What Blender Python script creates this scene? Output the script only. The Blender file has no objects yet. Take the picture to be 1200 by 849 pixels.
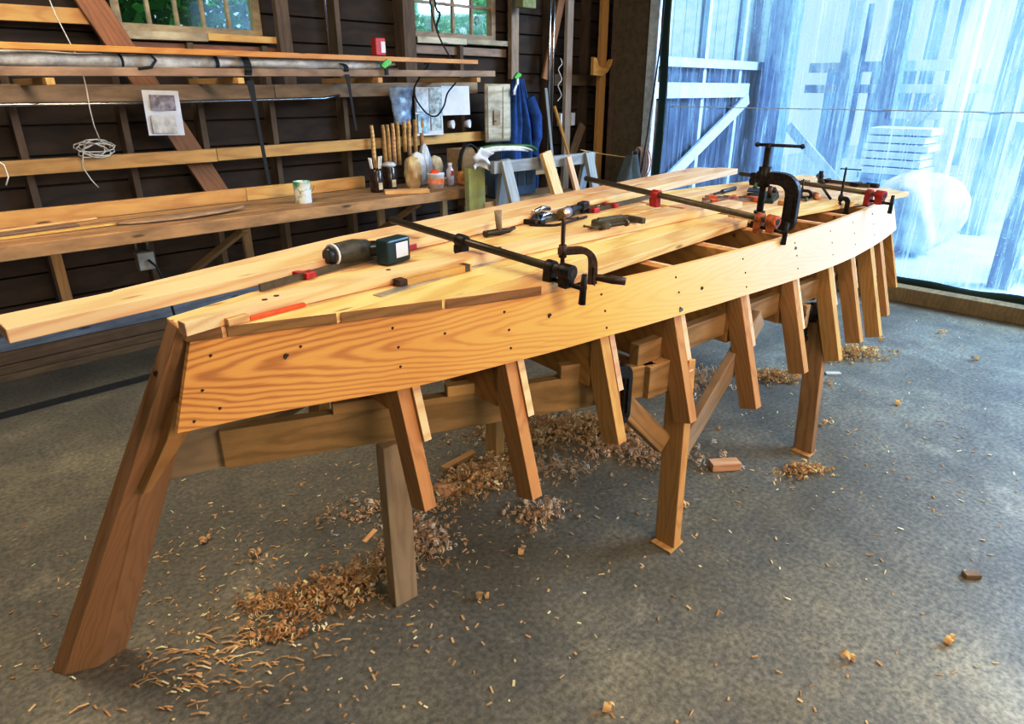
import bpy, math, random
from mathutils import Matrix, Vector, Quaternion
random.seed(7)
sc = bpy.context.scene
COL = sc.collection
PI = math.pi
V = Vector

# ------------------------------------------------------------------ frames of reference
BM = Matrix.Translation((-.93, 1.75, 0)) @ Matrix.Rotation(math.radians(42), 4, 'Z')  # most coordinates in both frames were solved offline from image pixels, then hardcoded
RM = Matrix.Rotation(math.radians(45), 4, 'Z')
def Bp(s, t, z): return BM @ V((s, -t, z))       # along the boat, toward its near side, up
def Rp(u, d, z): return RM @ V((u, d, z))        # along the long wall, toward it, up
I4 = Matrix.Identity(4)

# ------------------------------------------------------------------ mesh collector
class MB:
    def __init__(self): self.v = []; self.f = []; self.m = []; self.sm = []; self.uv = None
    def add(self, vs, fs, mat=0, smooth=False, M=None):
        b = len(self.v)
        self.v += [(M @ V(p)) if M is not None else V(p) for p in vs]
        for f in fs:
            self.f.append([b + i for i in f]); self.m.append(mat); self.sm.append(smooth)
        return self
    def box(self, x0, x1, y0, y1, z0, z1, mat=0, M=None):
        vs = [(x0,y0,z0),(x1,y0,z0),(x1,y1,z0),(x0,y1,z0),(x0,y0,z1),(x1,y0,z1),(x1,y1,z1),(x0,y1,z1)]
        return self.add(vs, [(0,3,2,1),(4,5,6,7),(0,1,5,4),(1,2,6,5),(2,3,7,6),(3,0,4,7)], mat, False, M)
    def prism(self, poly, h0, h1, mat=0, M=None, axis='z', smooth=False):
        n = len(poly)
        def mk(p, h):
            return (p[0],p[1],h) if axis=='z' else ((p[0],h,p[1]) if axis=='y' else (h,p[0],p[1]))
        vs = [mk(p,h0) for p in poly] + [mk(p,h1) for p in poly]
        self.add(vs, [list(range(n))[::-1], [n+i for i in range(n)]], mat, False, M)
        b = len(self.v) - 2*n
        for i in range(n):
            j = (i+1) % n
            self.f.append([b+i, b+j, b+n+j, b+n+i]); self.m.append(mat); self.sm.append(smooth)
        return self
    def tube(self, pts, r, n=10, mat=0, M=None, caps=True):
        pts = [V(p) for p in pts]; k = len(pts)
        rr = r if isinstance(r, (list, tuple)) else [r]*k
        vs = []; prev = None
        for i, p in enumerate(pts):
            d = (pts[min(i+1,k-1)] - pts[max(i-1,0)])
            d = d.normalized() if d.length > 1e-9 else V((0,0,1))
            if prev is None:
                a = d.orthogonal().normalized()
            else:
                a = prev - d*prev.dot(d)
                a = a.normalized() if a.length > 1e-6 else d.orthogonal().normalized()
            prev = a; b = d.cross(a)
            for j in range(n):
                th = 2*PI*j/n
                vs.append(p + (a*math.cos(th) + b*math.sin(th))*rr[i])
        fs = []
        for i in range(k-1):
            for j in range(n):
                j2 = (j+1) % n
                fs.append((i*n+j, i*n+j2, (i+1)*n+j2, (i+1)*n+j))
        self.add(vs, fs, mat, True, M)
        if caps:
            b = len(self.v) - k*n
            self.f.append([b+j for j in range(n)][::-1]); self.m.append(mat); self.sm.append(False)
            self.f.append([b+(k-1)*n+j for j in range(n)]); self.m.append(mat); self.sm.append(False)
        return self
    def cyl(self, p0, p1, r0, r1=None, n=16, mat=0, M=None):
        return self.tube([p0, p1], [r0, r0 if r1 is None else r1], n, mat, M)
    def lathe(self, prof, n=20, mat=0, M=None):
        k = len(prof); vs = []
        for r, z in prof:
            for j in range(n):
                th = 2*PI*j/n; vs.append((r*math.cos(th), r*math.sin(th), z))
        fs = [(i*n+j, i*n+(j+1)%n, (i+1)*n+(j+1)%n, (i+1)*n+j) for i in range(k-1) for j in range(n)]
        return self.add(vs, fs, mat, True, M)
    def ball(self, c, rx, ry=None, rz=None, nu=12, nv=8, mat=0, M=None, jit=0):
        ry = ry or rx; rz = rz or rx; vs = []
        for i in range(nv+1):
            ph = PI*i/nv
            for j in range(nu):
                th = 2*PI*j/nu; k = 1 + (random.uniform(-jit, jit) if jit else 0)
                vs.append((c[0]+rx*k*math.sin(ph)*math.cos(th), c[1]+ry*k*math.sin(ph)*math.sin(th), c[2]+rz*k*math.cos(ph)))
        fs = [(i*nu+j, i*nu+(j+1)%nu, (i+1)*nu+(j+1)%nu, (i+1)*nu+j) for i in range(nv) for j in range(nu)]
        return self.add(vs, fs, mat, True, M)
    def grid(self, fn, nu, nv, mat=0, smooth=True, M=None):
        vs = [fn(i/nu, j/nv) for i in range(nu+1) for j in range(nv+1)]
        fs = [(i*(nv+1)+j, (i+1)*(nv+1)+j, (i+1)*(nv+1)+j+1, i*(nv+1)+j+1) for i in range(nu) for j in range(nv)]
        return self.add(vs, fs, mat, smooth, M)
    def build(self, name, mats, parent=None, M=None, bevel=0, solid=0, sub=0):
        M = M or I4
        me = bpy.data.meshes.new(name)
        me.from_pydata([tuple(p) for p in self.v], [], self.f)
        me.polygons.foreach_set('material_index', self.m)
        me.polygons.foreach_set('use_smooth', self.sm)
        for m in (mats if isinstance(mats, (list, tuple)) else [mats]): me.materials.append(m)
        if self.uv:
            l = me.uv_layers.new(name='UVMap')
            for lp in me.loops: l.data[lp.index].uv = self.uv[lp.vertex_index]
        me.update()
        o = bpy.data.objects.new(name, me); COL.objects.link(o)
        place(o, parent, M)
        if solid:
            md = o.modifiers.new('solid', 'SOLIDIFY'); md.thickness = solid; md.offset = 0
        if sub:
            md = o.modifiers.new('sub', 'SUBSURF'); md.levels = sub; md.render_levels = sub
        if bevel:
            md = o.modifiers.new('bevel', 'BEVEL'); md.width = bevel; md.segments = 2; md.limit_method = 'ANGLE'
        return o
WM = {}
def place(o, parent, M):
    if parent is not None:
        o.parent = parent; o.matrix_basis = WM[parent.name].inverted() @ M
    else: o.matrix_basis = M
    WM[o.name] = M.copy()
def tag(o, label=None, cat=None, group=None, kind=None):
    if label: o['label'] = label
    if cat: o['category'] = cat
    if group: o['group'] = group
    if kind: o['kind'] = kind
    return o
def thing(name, label, cat, M=None, group=None):
    o = bpy.data.objects.new(name, None); COL.objects.link(o); o.empty_display_size = .1
    place(o, None, M or I4)
    return tag(o, label, cat, group)
def move_tree(root, M):   # a copy of a thing and of its parts
    r = root.copy(); COL.objects.link(r); r.matrix_basis = M; WM[r.name] = M.copy()
    for ch in [c for c in bpy.data.objects if c.parent == root]:
        k = ch.copy(); COL.objects.link(k); k.parent = r
        for g in [c for c in bpy.data.objects if c.parent == ch]:
            q = g.copy(); COL.objects.link(q); q.parent = k
    return r
def axisM(p0, p1, up=(0,0,1)):
    p0, p1, up = V(p0), V(p1), V(up)
    x = (p1-p0).normalized(); z = (up - x*up.dot(x)).normalized(); y = z.cross(x)
    M = Matrix((x, y, z)).transposed().to_4x4(); M.translation = p0
    return M, (p1-p0).length
def plank(name, p0, p1, w, th, mat, parent=None, up=(0,0,1), bevel=.003, taper=0):
    M, L = axisM(p0, p1, up)
    m = MB().box(0, L, -w/2, w/2, -th/2, th/2)
    return m.build(name, mat, parent, M, bevel=bevel)

# ------------------------------------------------------------------ materials
def newmat(name):
    m = bpy.data.materials.new(name); m.use_nodes = True
    nt = m.node_tree; nt.nodes.clear()
    out = nt.nodes.new('ShaderNodeOutputMaterial')
    return m, nt, out
def N(nt, typ, **kw):
    n = nt.nodes.new(typ)
    for k, v in kw.items():
        if k in n.inputs: n.inputs[k].default_value = v
        else: setattr(n, k, v)
    return n
def math_(nt, op, a, b=None, c=None):
    n = nt.nodes.new('ShaderNodeMath'); n.operation = op
    for i, x in enumerate((a, b, c)):
        if x is None: continue
        if isinstance(x, (int, float)): n.inputs[i].default_value = x
        else: nt.links.new(x, n.inputs[i])
    return n.outputs[0]
def ramp(nt, fac, stops):
    r = nt.nodes.new('ShaderNodeValToRGB'); nt.links.new(fac, r.inputs[0])
    e = r.color_ramp.elements
    while len(e) < len(stops): e.new(.5)
    for el, (p, c) in zip(e, stops): el.position = p; el.color = (*c, 1) if len(c) == 3 else c
    return r.outputs[0]
def mixc(nt, fac, a, b, bt='MIX'):
    n = nt.nodes.new('ShaderNodeMix'); n.data_type = 'RGBA'; n.blend_type = bt
    if isinstance(fac, (int, float)): n.inputs[0].default_value = fac
    else: nt.links.new(fac, n.inputs[0])
    for i, x in ((6, a), (7, b)):
        if isinstance(x, tuple): n.inputs[i].default_value = (*x, 1)
        else: nt.links.new(x, n.inputs[i])
    return n.outputs[2]
def wood(name, light, dark, freq=230, amt=.55, rough=.55, var=.12, knots=True, uv=False, slope=.05, dirt=0, spec=.35, warpk=.16):
    m, nt, out = newmat(name)
    L = nt.links.new
    tc = N(nt, 'ShaderNodeTexCoord'); oi = N(nt, 'ShaderNodeObjectInfo')
    src = tc.outputs['UV'] if uv else tc.outputs['Object']
    rnd = oi.outputs['Random']
    sep = N(nt, 'ShaderNodeSeparateXYZ'); L(src, sep.inputs[0])
    off = math_(nt, 'MULTIPLY', rnd, 37.0)
    x = math_(nt, 'ADD', sep.outputs[0], 0 if uv else off)
    comb = N(nt, 'ShaderNodeCombineXYZ'); L(x, comb.inputs[0]); L(sep.outputs[1], comb.inputs[1]); L(sep.outputs[2], comb.inputs[2])
    def noise(scale, vs, detail=2, rgh=.5):
        mp = N(nt, 'ShaderNodeMapping'); L(comb.outputs[0], mp.inputs[0]); mp.inputs['Scale'].default_value = vs
        n = N(nt, 'ShaderNodeTexNoise', Scale=scale, Detail=detail, Roughness=rgh); L(mp.outputs[0], n.inputs['Vector'])
        return n.outputs[0]
    warp = noise(1.0, (1.6, 5, 5), 3)
    warp2 = noise(1.0, (5, 22, 22), 2)
    w1 = math_(nt, 'MULTIPLY', math_(nt, 'SUBTRACT', warp, .5), warpk)
    w2 = math_(nt, 'MULTIPLY', math_(nt, 'SUBTRACT', warp2, .5), .02)
    vc = .09 if uv else 0
    y = math_(nt, 'ADD', math_(nt, 'SUBTRACT', sep.outputs[1], vc), w1)
    if not uv: y = math_(nt, 'ADD', y, math_(nt, 'MULTIPLY', math_(nt, 'SUBTRACT', rnd, .5), .12))
    y2 = math_(nt, 'MULTIPLY', y, y)
    z2 = math_(nt, 'MULTIPLY', sep.outputs[2], sep.outputs[2])
    r = math_(nt, 'SQRT', math_(nt, 'ADD', math_(nt, 'ADD', y2, math_(nt, 'MULTIPLY', z2, .6)), .0004))
    ph = math_(nt, 'ADD', math_(nt, 'SUBTRACT', r, math_(nt, 'MULTIPLY', x, slope)), w2)
    ph = math_(nt, 'MULTIPLY', ph, freq)
    sn = math_(nt, 'MULTIPLY_ADD', math_(nt, 'SINE', ph), .5, .5)
    sn = math_(nt, 'POWER', sn, 2.2)
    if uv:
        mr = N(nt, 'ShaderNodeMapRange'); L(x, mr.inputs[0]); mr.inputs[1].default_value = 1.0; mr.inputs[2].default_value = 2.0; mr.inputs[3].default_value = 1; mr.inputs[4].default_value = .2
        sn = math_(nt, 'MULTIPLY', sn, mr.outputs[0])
    fine = noise(1.0, (6, 320, 320), 2, .6)
    blot = noise(1.0, (1.3, 6, 6), 3)
    f = math_(nt, 'MULTIPLY', sn, amt)
    f = math_(nt, 'ADD', f, math_(nt, 'MULTIPLY', math_(nt, 'SUBTRACT', fine, .45), .5))
    f = math_(nt, 'ADD', f, math_(nt, 'MULTIPLY', math_(nt, 'SUBTRACT', blot, .5), .55))
    f.node.use_clamp = True
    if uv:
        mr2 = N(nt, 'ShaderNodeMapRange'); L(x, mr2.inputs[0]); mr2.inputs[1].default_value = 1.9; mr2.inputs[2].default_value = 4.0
        light = mixc(nt, mr2.outputs[0], light, (.80,.62,.40))  # far end paled in the colour, imitating daylight from the plastic sheet
    c = mixc(nt, f, light, dark)
    if knots:
        mp = N(nt, 'ShaderNodeMapping'); L(comb.outputs[0], mp.inputs[0]); mp.inputs['Scale'].default_value = (2.2, 9, 9)
        vo = N(nt, 'ShaderNodeTexVoronoi', Scale=1.0); L(mp.outputs[0], vo.inputs['Vector'])
        kn = ramp(nt, vo.outputs['Distance'], [(0, (1,1,1)), (.06, (.75,.75,.75)), (.1, (0,0,0))])
        c = mixc(nt, kn, c, tuple(a*.35 for a in dark))
    if dirt:
        dn = noise(1.0, (5, 12, 12), 5, .65)
        dd = ramp(nt, dn, [(.4, (0,0,0)), (.65, (1,1,1))])
        c = mixc(nt, math_(nt, 'MULTIPLY', dd, dirt), c, (.035, .028, .022))
    if var:
        hs = N(nt, 'ShaderNodeHueSaturation'); L(c, hs.inputs['Color'])
        L(math_(nt, 'MULTIPLY_ADD', rnd, var*2, 1-var), hs.inputs['Value'])
        L(math_(nt, 'MULTIPLY_ADD', rnd, .016, .492), hs.inputs['Hue'])
        c = hs.outputs[0]
    b = N(nt, 'ShaderNodeBsdfPrincipled', Roughness=rough)
    b.inputs['Specular IOR Level'].default_value = spec
    L(c, b.inputs['Base Color'])
    bp = N(nt, 'ShaderNodeBump', Strength=.18, Distance=.002); L(fine, bp.inputs['Height']); L(bp.outputs[0], b.inputs['Normal'])
    L(b.outputs[0], out.inputs[0])
    return m
def plain(name, col, rough=.5, metal=0, var=.15, scale=30, trans=0, alpha=1, bump=.0, spec=.5, col2=None, thr=(.35,.65)):
    m, nt, out = newmat(name); L = nt.links.new
    tc = N(nt, 'ShaderNodeTexCoord')
    n = N(nt, 'ShaderNodeTexNoise', Scale=scale, Detail=4, Roughness=.6); L(tc.outputs['Object'], n.inputs['Vector'])
    c2 = col2 or tuple(max(0, a*(1-var*2)) for a in col)
    c = ramp(nt, n.outputs[0], [(thr[0], c2), (thr[1], col)])
    b = N(nt, 'ShaderNodeBsdfPrincipled', Roughness=rough, Metallic=metal)
    b.inputs['Specular IOR Level'].default_value = spec
    b.inputs['Transmission Weight'].default_value = trans
    b.inputs['Alpha'].default_value = alpha
    L(c, b.inputs['Base Color'])
    if bump:
        bp = N(nt, 'ShaderNodeBump', Strength=bump, Distance=.01); L(n.outputs[0], bp.inputs['Height']); L(bp.outputs[0], b.inputs['Normal'])
    L(b.outputs[0], out.inputs[0])
    return m

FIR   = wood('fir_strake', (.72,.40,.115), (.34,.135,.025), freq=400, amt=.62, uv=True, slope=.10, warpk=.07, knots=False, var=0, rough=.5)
FIRF  = wood('fir_frame', (.54,.30,.105), (.33,.155,.04), freq=420, amt=.4, rough=.6)
STEMW = wood('stem_wood', (.50,.28,.12), (.30,.145,.05), freq=500, amt=.3, rough=.6, knots=False)
PINE  = wood('pine_top', (.74,.49,.245), (.52,.29,.11), freq=260, amt=.6, rough=.55)
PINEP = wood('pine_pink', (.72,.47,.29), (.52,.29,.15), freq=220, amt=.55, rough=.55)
JIGW  = wood('jig_wood', (.42,.25,.10), (.22,.11,.035), freq=260, amt=.5, dirt=.25)
LEGW  = wood('grey_leg', (.40,.29,.18), (.25,.16,.09), freq=320, amt=.4, dirt=.15)
BENCH = wood('bench_wood', (.46,.29,.14), (.27,.15,.065), freq=180, amt=.4, dirt=.3)
RAILW = wood('rail_wood', (.58,.36,.14), (.38,.20,.06), freq=200, amt=.4, dirt=.1)
OLDW  = wood('old_grey_brown', (.36,.25,.16), (.20,.12,.07), freq=220, amt=.4, dirt=.3)
ORNW  = wood('varnished_orange', (.56,.29,.08), (.36,.16,.03), freq=240, amt=.4, rough=.35)
BRACE = wood('brace_red_brown', (.36,.17,.08), (.22,.09,.04), freq=220, amt=.4, dirt=.2)
DARKW = wood('barn_dark', (.085,.052,.032), (.03,.018,.012), freq=120, amt=.5, dirt=.6, knots=False, rough=.8, var=.4)
STUDW = wood('stud_dark', (.17,.11,.07), (.07,.042,.026), freq=160, amt=.4, dirt=.35, rough=.75)
GREYW = wood('weathered_grey', (.36,.36,.35), (.20,.19,.18), freq=220, amt=.4, dirt=.1)
TRIMW = wood('window_trim', (.46,.38,.24), (.26,.19,.1), freq=200, amt=.4, dirt=.35)
BLUEG = wood('blue_grey_timber', (.30,.34,.40), (.16,.18,.21), freq=200, amt=.4, dirt=.4)
BRNT  = wood('brown_timber', (.30,.18,.09), (.17,.09,.04), freq=200, amt=.4, dirt=.3)
CREAM = wood('cream_board', (.62,.55,.40), (.40,.30,.18), freq=120, amt=.5, dirt=.35)
IRON  = plain('black_iron', (.045,.035,.03), .45, .7, scale=60, col2=(.015,.012,.01))
IRONR = plain('rusty_iron', (.12,.055,.03), .5, .5, scale=40, col2=(.03,.018,.012))
PIPE  = plain('olive_pipe', (.16,.13,.075), .45, .6, scale=50)
PIPED = plain('dark_pipe', (.085,.07,.045), .4, .7, scale=50)
STEEL = plain('steel', (.55,.56,.57), .25, 1, scale=60)
ORNP  = plain('orange_paint', (.62,.17,.03), .45, 0, scale=50, col2=(.25,.06,.02))
REDP  = plain('red_paint', (.45,.025,.02), .4, 0, scale=50)
BLACKP= plain('black_plastic', (.02,.022,.025), .4, 0)
TEALP = plain('dark_teal_plastic', (.02,.055,.065), .35, 0)
GREENP= plain('green_paint', (.05,.16,.03), .45, 0)
BRASS = plain('brass', (.45,.30,.10), .35, .8)
WHITE = plain('white_paper', (.72,.73,.78), .8, 0, var=.08, scale=8)
CORDW = plain('white_cord', (.75,.72,.66), .7, 0)
STRAP = plain('black_strap', (.012,.012,.013), .7, 0)
HEM   = plain('green_black_hem', (.005,.035,.028), .5, 0)
def leafmat(name, a, b, tr=.5):
    m, nt, out = newmat(name); L = nt.links.new
    g = N(nt, 'ShaderNodeNewGeometry')
    c = ramp(nt, g.outputs['Random Per Island'], [(0, a), (.75, b), (1, tuple(min(1, x*2.2) for x in b))])
    d = N(nt, 'ShaderNodeBsdfDiffuse'); t = N(nt, 'ShaderNodeBsdfTranslucent'); mx = N(nt, 'ShaderNodeMixShader', Fac=tr)
    L(c, d.inputs[0]); L(c, t.inputs[0]); L(d.outputs[0], mx.inputs[1]); L(t.outputs[0], mx.inputs[2]); L(mx.outputs[0], out.inputs[0])
    return m
SHAV = leafmat('shavings', (.66,.44,.25), (.88,.70,.48), .35)
SHAVD = leafmat('shavings_orange', (.58,.34,.14), (.84,.60,.32), .3)
LEAFA = leafmat('leaf_deep', (.02,.20,.04), (.12,.52,.09))
LEAFB = leafmat('leaf_pale', (.25,.60,.32), (.60,.88,.62))  # leaf colour washed pale, imitating foliage overexposed by daylight

# concrete
def concrete():
    m, nt, out = newmat('concrete_floor'); L = nt.links.new
    tc = N(nt, 'ShaderNodeTexCoord')
    def nz(s, d=4, r=.6, dist=0):
        n = N(nt, 'ShaderNodeTexNoise', Scale=s, Detail=d, Roughness=r, Distortion=dist); L(tc.outputs['Object'], n.inputs['Vector']); return n.outputs[0]
    big = nz(.85, 7, .62, .5); mid = nz(3.2, 6, .7); fin = nz(55, 3, .6); sp = nz(140, 2, .7); st = nz(1.7, 7, .75, 1.2)
    c = ramp(nt, big, [(.32, (.12,.108,.08)), (.5, (.225,.20,.145)), (.68, (.34,.30,.21))])
    c = mixc(nt, ramp(nt, mid, [(.42, (0,0,0)), (.62, (.6,.6,.6))]), c, (.14,.13,.11))
    c = mixc(nt, ramp(nt, st, [(.56, (0,0,0)), (.72, (.6,.6,.6))]), c, (.44,.39,.29))
    c = mixc(nt, .55, c, ramp(nt, fin, [(.32, (.18,.18,.18)), (.68, (.82,.82,.82))]), 'OVERLAY')
    c = mixc(nt, ramp(nt, sp, [(.69, (0,0,0)), (.73, (.7,.7,.7))]), c, (.45,.38,.26))
    c = mixc(nt, ramp(nt, nz(90, 2, .6), [(.26, (.75,.75,.75)), (.31, (0,0,0))]), c, (.03,.025,.02))
    b = N(nt, 'ShaderNodeBsdfPrincipled'); L(c, b.inputs['Base Color'])
    L(ramp(nt, mid, [(.3, (.36,.36,.36)), (.7, (.62,.62,.62))]), b.inputs['Roughness'])
    bp = N(nt, 'ShaderNodeBump', Strength=.25, Distance=.004); L(fin, bp.inputs['Height']); L(bp.outputs[0], b.inputs['Normal'])
    L(b.outputs[0], out.inputs[0]); return m
CONC = concrete()
def sheetmat():
    m, nt, out = newmat('clear_plastic_sheet'); L = nt.links.new
    tc = N(nt, 'ShaderNodeTexCoord')
    def nz(vs, d=3, r=.6, dist=0):
        mp = N(nt, 'ShaderNodeMapping'); L(tc.outputs['Object'], mp.inputs[0]); mp.inputs['Scale'].default_value = vs
        n = N(nt, 'ShaderNodeTexNoise', Scale=1, Detail=d, Roughness=r, Distortion=dist); L(mp.outputs[0], n.inputs['Vector']); return n.outputs[0]
    streak = nz((1, 14, .9), 5, .68, .8); cloud = nz((1, 1.6, 1.1), 4, .6, .6); fine = nz((1, 62, 1.6), 3, .6, .5); speck = nz((60, 60, 60), 2, .6)
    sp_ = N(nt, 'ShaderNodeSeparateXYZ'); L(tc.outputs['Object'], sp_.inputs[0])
    grad = N(nt, 'ShaderNodeMapRange'); L(sp_.outputs[1], grad.inputs[0]); grad.inputs[1].default_value = 3.4; grad.inputs[2].default_value = .2; grad.inputs[3].default_value = .0; grad.inputs[4].default_value = .20  # film turns whiter towards one end, imitating brighter daylight there
    a = ramp(nt, streak, [(.50, (0,0,0)), (.62, (.55,.55,.55))])
    b2 = ramp(nt, cloud, [(.35, (.02,.02,.02)), (.7, (.26,.26,.26))])
    f = math_(nt, 'ADD', math_(nt, 'MULTIPLY', a, .38), b2)
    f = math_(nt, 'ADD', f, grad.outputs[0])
    f = math_(nt, 'ADD', f, math_(nt, 'MULTIPLY', ramp(nt, fine, [(.55, (0,0,0)), (.63, (1,1,1))]), .30))
    f = math_(nt, 'ADD', f, math_(nt, 'MULTIPLY', ramp(nt, speck, [(.62, (0,0,0)), (.69, (1,1,1))]), .22))
    f = math_(nt, 'MINIMUM', math_(nt, 'MULTIPLY', f, .80), .85)
    tr = N(nt, 'ShaderNodeBsdfTransparent'); tr.inputs[0].default_value = (.74,.85,.96,1)
    tl = N(nt, 'ShaderNodeBsdfTranslucent'); tl.inputs[0].default_value = (.50,.64,.80,1)
    gl = N(nt, 'ShaderNodeBsdfGlossy', Roughness=.12); gl.inputs[0].default_value = (.8,.88,1,1)
    mx = N(nt, 'ShaderNodeMixShader'); L(f, mx.inputs[0]); L(tr.outputs[0], mx.inputs[1]); L(tl.outputs[0], mx.inputs[2])
    lw = N(nt, 'ShaderNodeFresnel', IOR=1.35)
    bp = N(nt, 'ShaderNodeBump', Strength=.5, Distance=.03); L(streak, bp.inputs['Height']); L(bp.outputs[0], gl.inputs['Normal']); L(bp.outputs[0], lw.inputs['Normal'])
    m2 = N(nt, 'ShaderNodeMixShader'); L(math_(nt, 'MULTIPLY', lw.outputs[0], .5), m2.inputs[0]); L(mx.outputs[0], m2.inputs[1]); L(gl.outputs[0], m2.inputs[2])
    L(m2.outputs[0], out.inputs[0]); return m
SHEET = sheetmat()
def glass(name, tint=(.9,.97,.93), k=.08):
    m, nt, out = newmat(name); L = nt.links.new
    tr = N(nt, 'ShaderNodeBsdfTransparent'); tr.inputs[0].default_value = (*tint, 1)
    gl = N(nt, 'ShaderNodeBsdfGlossy', Roughness=.05); mx = N(nt, 'ShaderNodeMixShader', Fac=k)
    L(tr.outputs[0], mx.inputs[1]); L(gl.outputs[0], mx.inputs[2]); L(mx.outputs[0], out.inputs[0]); return m
PANE = glass('window_pane'); BAGM = glass('clear_bag', (.8,.82,.84), .3)

# ================================================================== THE SETTING
fl = MB().box(-4.5, 6.25, -5.5, 5.3, -.12, 0).build('floor', CONC, None, RM); tag(fl, 'worn grey concrete workshop floor', kind='structure')
EXTM = plain('outside_ground', (.42,.50,.58), .7, 0, scale=3, var=.12)
g2 = MB().box(6.25, 30, -14, 8, -.12, -.005).build('ground', EXTM, None, RM); tag(g2, 'pale bright ground outside the plastic sheet', kind='structure')
gr = MB().box(-8, 14, 5.3, 16, -.2, -.01).build('ground', plain('grass_ground', (.06,.14,.03), .9, 0, scale=9), None, RM); tag(gr, 'green grass outside the wall windows', kind='structure')

# long wall: horizontal boards with two window openings
W1 = (1.54, 2.52, 1.955, 2.75); W2 = (3.86, 4.86, 2.03, 2.75)
mb = MB(); zb = -.02
while zb < 3.3:
    z1 = min(zb + .172, 3.3); tilt = .012
    segs = [(-4.5, 7.0)]
    for w in (W1, W2):
        if z1 > w[2]-.02 and zb < w[3]:
            segs = [q for a, b in segs for q in ((a, min(b, w[0])), (max(a, w[1]), b)) if q[1]-q[0] > .02]
    for a, b in segs: mb.prism([(5.10, zb), (5.10-tilt, zb+.004), (5.10, z1-.006), (5.14, z1-.006), (5.14, zb)], a, b, axis='x')
    zb += .178
wl = mb.build('wall_left', DARKW, None, RM); tag(wl, 'dark brown horizontal board wall behind the bench', kind='structure')
# backing so no daylight leaks between boards
def wallpiece(mb, u0, u1, z0, z1): mb.box(u0, u1, 5.142, 5.17, z0, z1)
mb = MB()
wallpiece(mb, -4.5, W1[0], 0, 3.3); wallpiece(mb, W1[1], W2[0], 0, 3.3); wallpiece(mb, W2[1], 7, 0, 3.3)
for w in (W1, W2): wallpiece(mb, w[0], w[1], 0, w[2]); wallpiece(mb, w[0], w[1], w[3], 3.3)
mb.build('sheathing', DARKW, wl, RM)
for u in (-.8, -.25, .32, .875, 1.458, 1.955, 2.478, 3.10, 3.72, 4.35, 5.05, 5.55, 6.15):
    top = 3.3
    if W1[0] < u < W1[1]: top = W1[2]-.06
    if W2[0] < u < W2[1]: top = W2[2]-.06
    MB().box(0, top, -.055, .055, -.02, .02).build('stud', STUDW, wl, RM @ Matrix.Translation((u, 5.045, 0)) @ Matrix(((0,0,1,0),(0,1,0,0),(1,0,0,0),(0,0,0,1))))
plank('diagonal_brace', Rp(1.36, 4.93, 2.15), Rp(2.02, 4.93, .78), .15, .04, BRACE, wl, up=RM.to_3x3() @ V((0,-1,0)))
plank('diagonal_brace', Rp(1.15, 4.93, 2.6), Rp(1.37, 4.93, 2.13), .15, .04, BRACE, wl, up=RM.to_3x3() @ V((0,-1,0)))
plank('blocking', Rp(.4, 4.97, 2.0), Rp(1.42, 4.97, 2.01), .03, .085, RAILW, wl)
plank('corner_brace', Rp(6.05, 4.95, 1.25), Rp(5.70, 4.95, .62), .10, .03, OLDW, wl, up=RM.to_3x3() @ V((0,-1,0)))
plank('corner_brace', Rp(5.42, 4.95, 1.7), Rp(5.66, 4.95, 2.5), .09, .03, BRACE, wl, up=RM.to_3x3() @ V((0,-1,0)))
plank('blocking', Rp(5.6, 4.99, 1.70), Rp(6.9, 4.99, 1.70), .03, .11, STUDW, wl)
# stud beside the windows and pale posts
def vboard(name, u, d, z0, z1, w, th, mat, parent=None, face='d'):
    up = RM.to_3x3() @ (V((0,-1,0)) if face == 'd' else V((-1,0,0)))
    return plank(name, Rp(u, d, z0), Rp(u, d, z1), w, th, mat, parent, up)
vboard('window_post', W1[1]+.10, 4.96, 1.6, 3.3, .10, .05, STUDW, wl)
vboard('window_post', W2[0]-.12, 4.96, 1.6, 3.3, .12, .05, STUDW, wl)
vboard('window_post', W2[1]+.13, 4.97, 1.7, 3.3, .10, .05, OLDW, wl)

def window(n, w, cols, rows, label, zrows):
    u0, u1, z0, z1 = w
    root = thing('window_%d' % n, label, 'window', RM @ Matrix.Translation((u0, 5.1, z0))); root['kind'] = 'structure'
    f = MB()
    f.box(u0, u0+.05, 5.08, 5.15, z0, z1); f.box(u1-.05, u1, 5.08, 5.15, z0, z1)
    f.box(u0+.05, u1-.05, 5.08, 5.15, z0, z0+.045); f.box(u0+.05, u1-.05, 5.08, 5.15, z1-.05, z1)
    for i in range(1, cols):
        x = u0+.05 + (u1-u0-.1)*i/cols; f.box(x-.011, x+.011, 5.10, 5.13, z0+.045, z1-.05)
    for zz in zrows: f.box(u0+.05, u1-.05, 5.10, 5.13, zz-.011, zz+.011)
    f.build('window_frame', TRIMW if n == 1 else OLDW, root, RM)
    MB().box(u0+.05, u1-.05, 5.114, 5.118, z0+.045, z1-.05).build('window_pane', PANE, root, RM)
    plank('window_sill', Rp(u0-.01, 5.03, z0-.03), Rp(u0+(u1-u0)*.55, 5.03, z0-.025), .10, .05, CREAM, root)
    plank('window_sill', Rp(u0+(u1-u0)*.551, 5.03, z0-.02), Rp(u1+.07, 5.03, z0-.02), .10, .045, RAILW if n == 1 else TRIMW, root)
    plank('window_apron', Rp(u0-.01, 5.06, z0-.10), Rp(u1+.10, 5.06, z0-.10), .05, .07, BRACE if n == 1 else OLDW, root)
window(1, W1, 5, 1, 'wide window with five panes and green leaves outside, over the rolled cloth', [2.5])
window(2, W2, 4, 2, 'window with small square panes and pale leaves outside, near the blue jacket', [2.305, 2.58])

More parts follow.
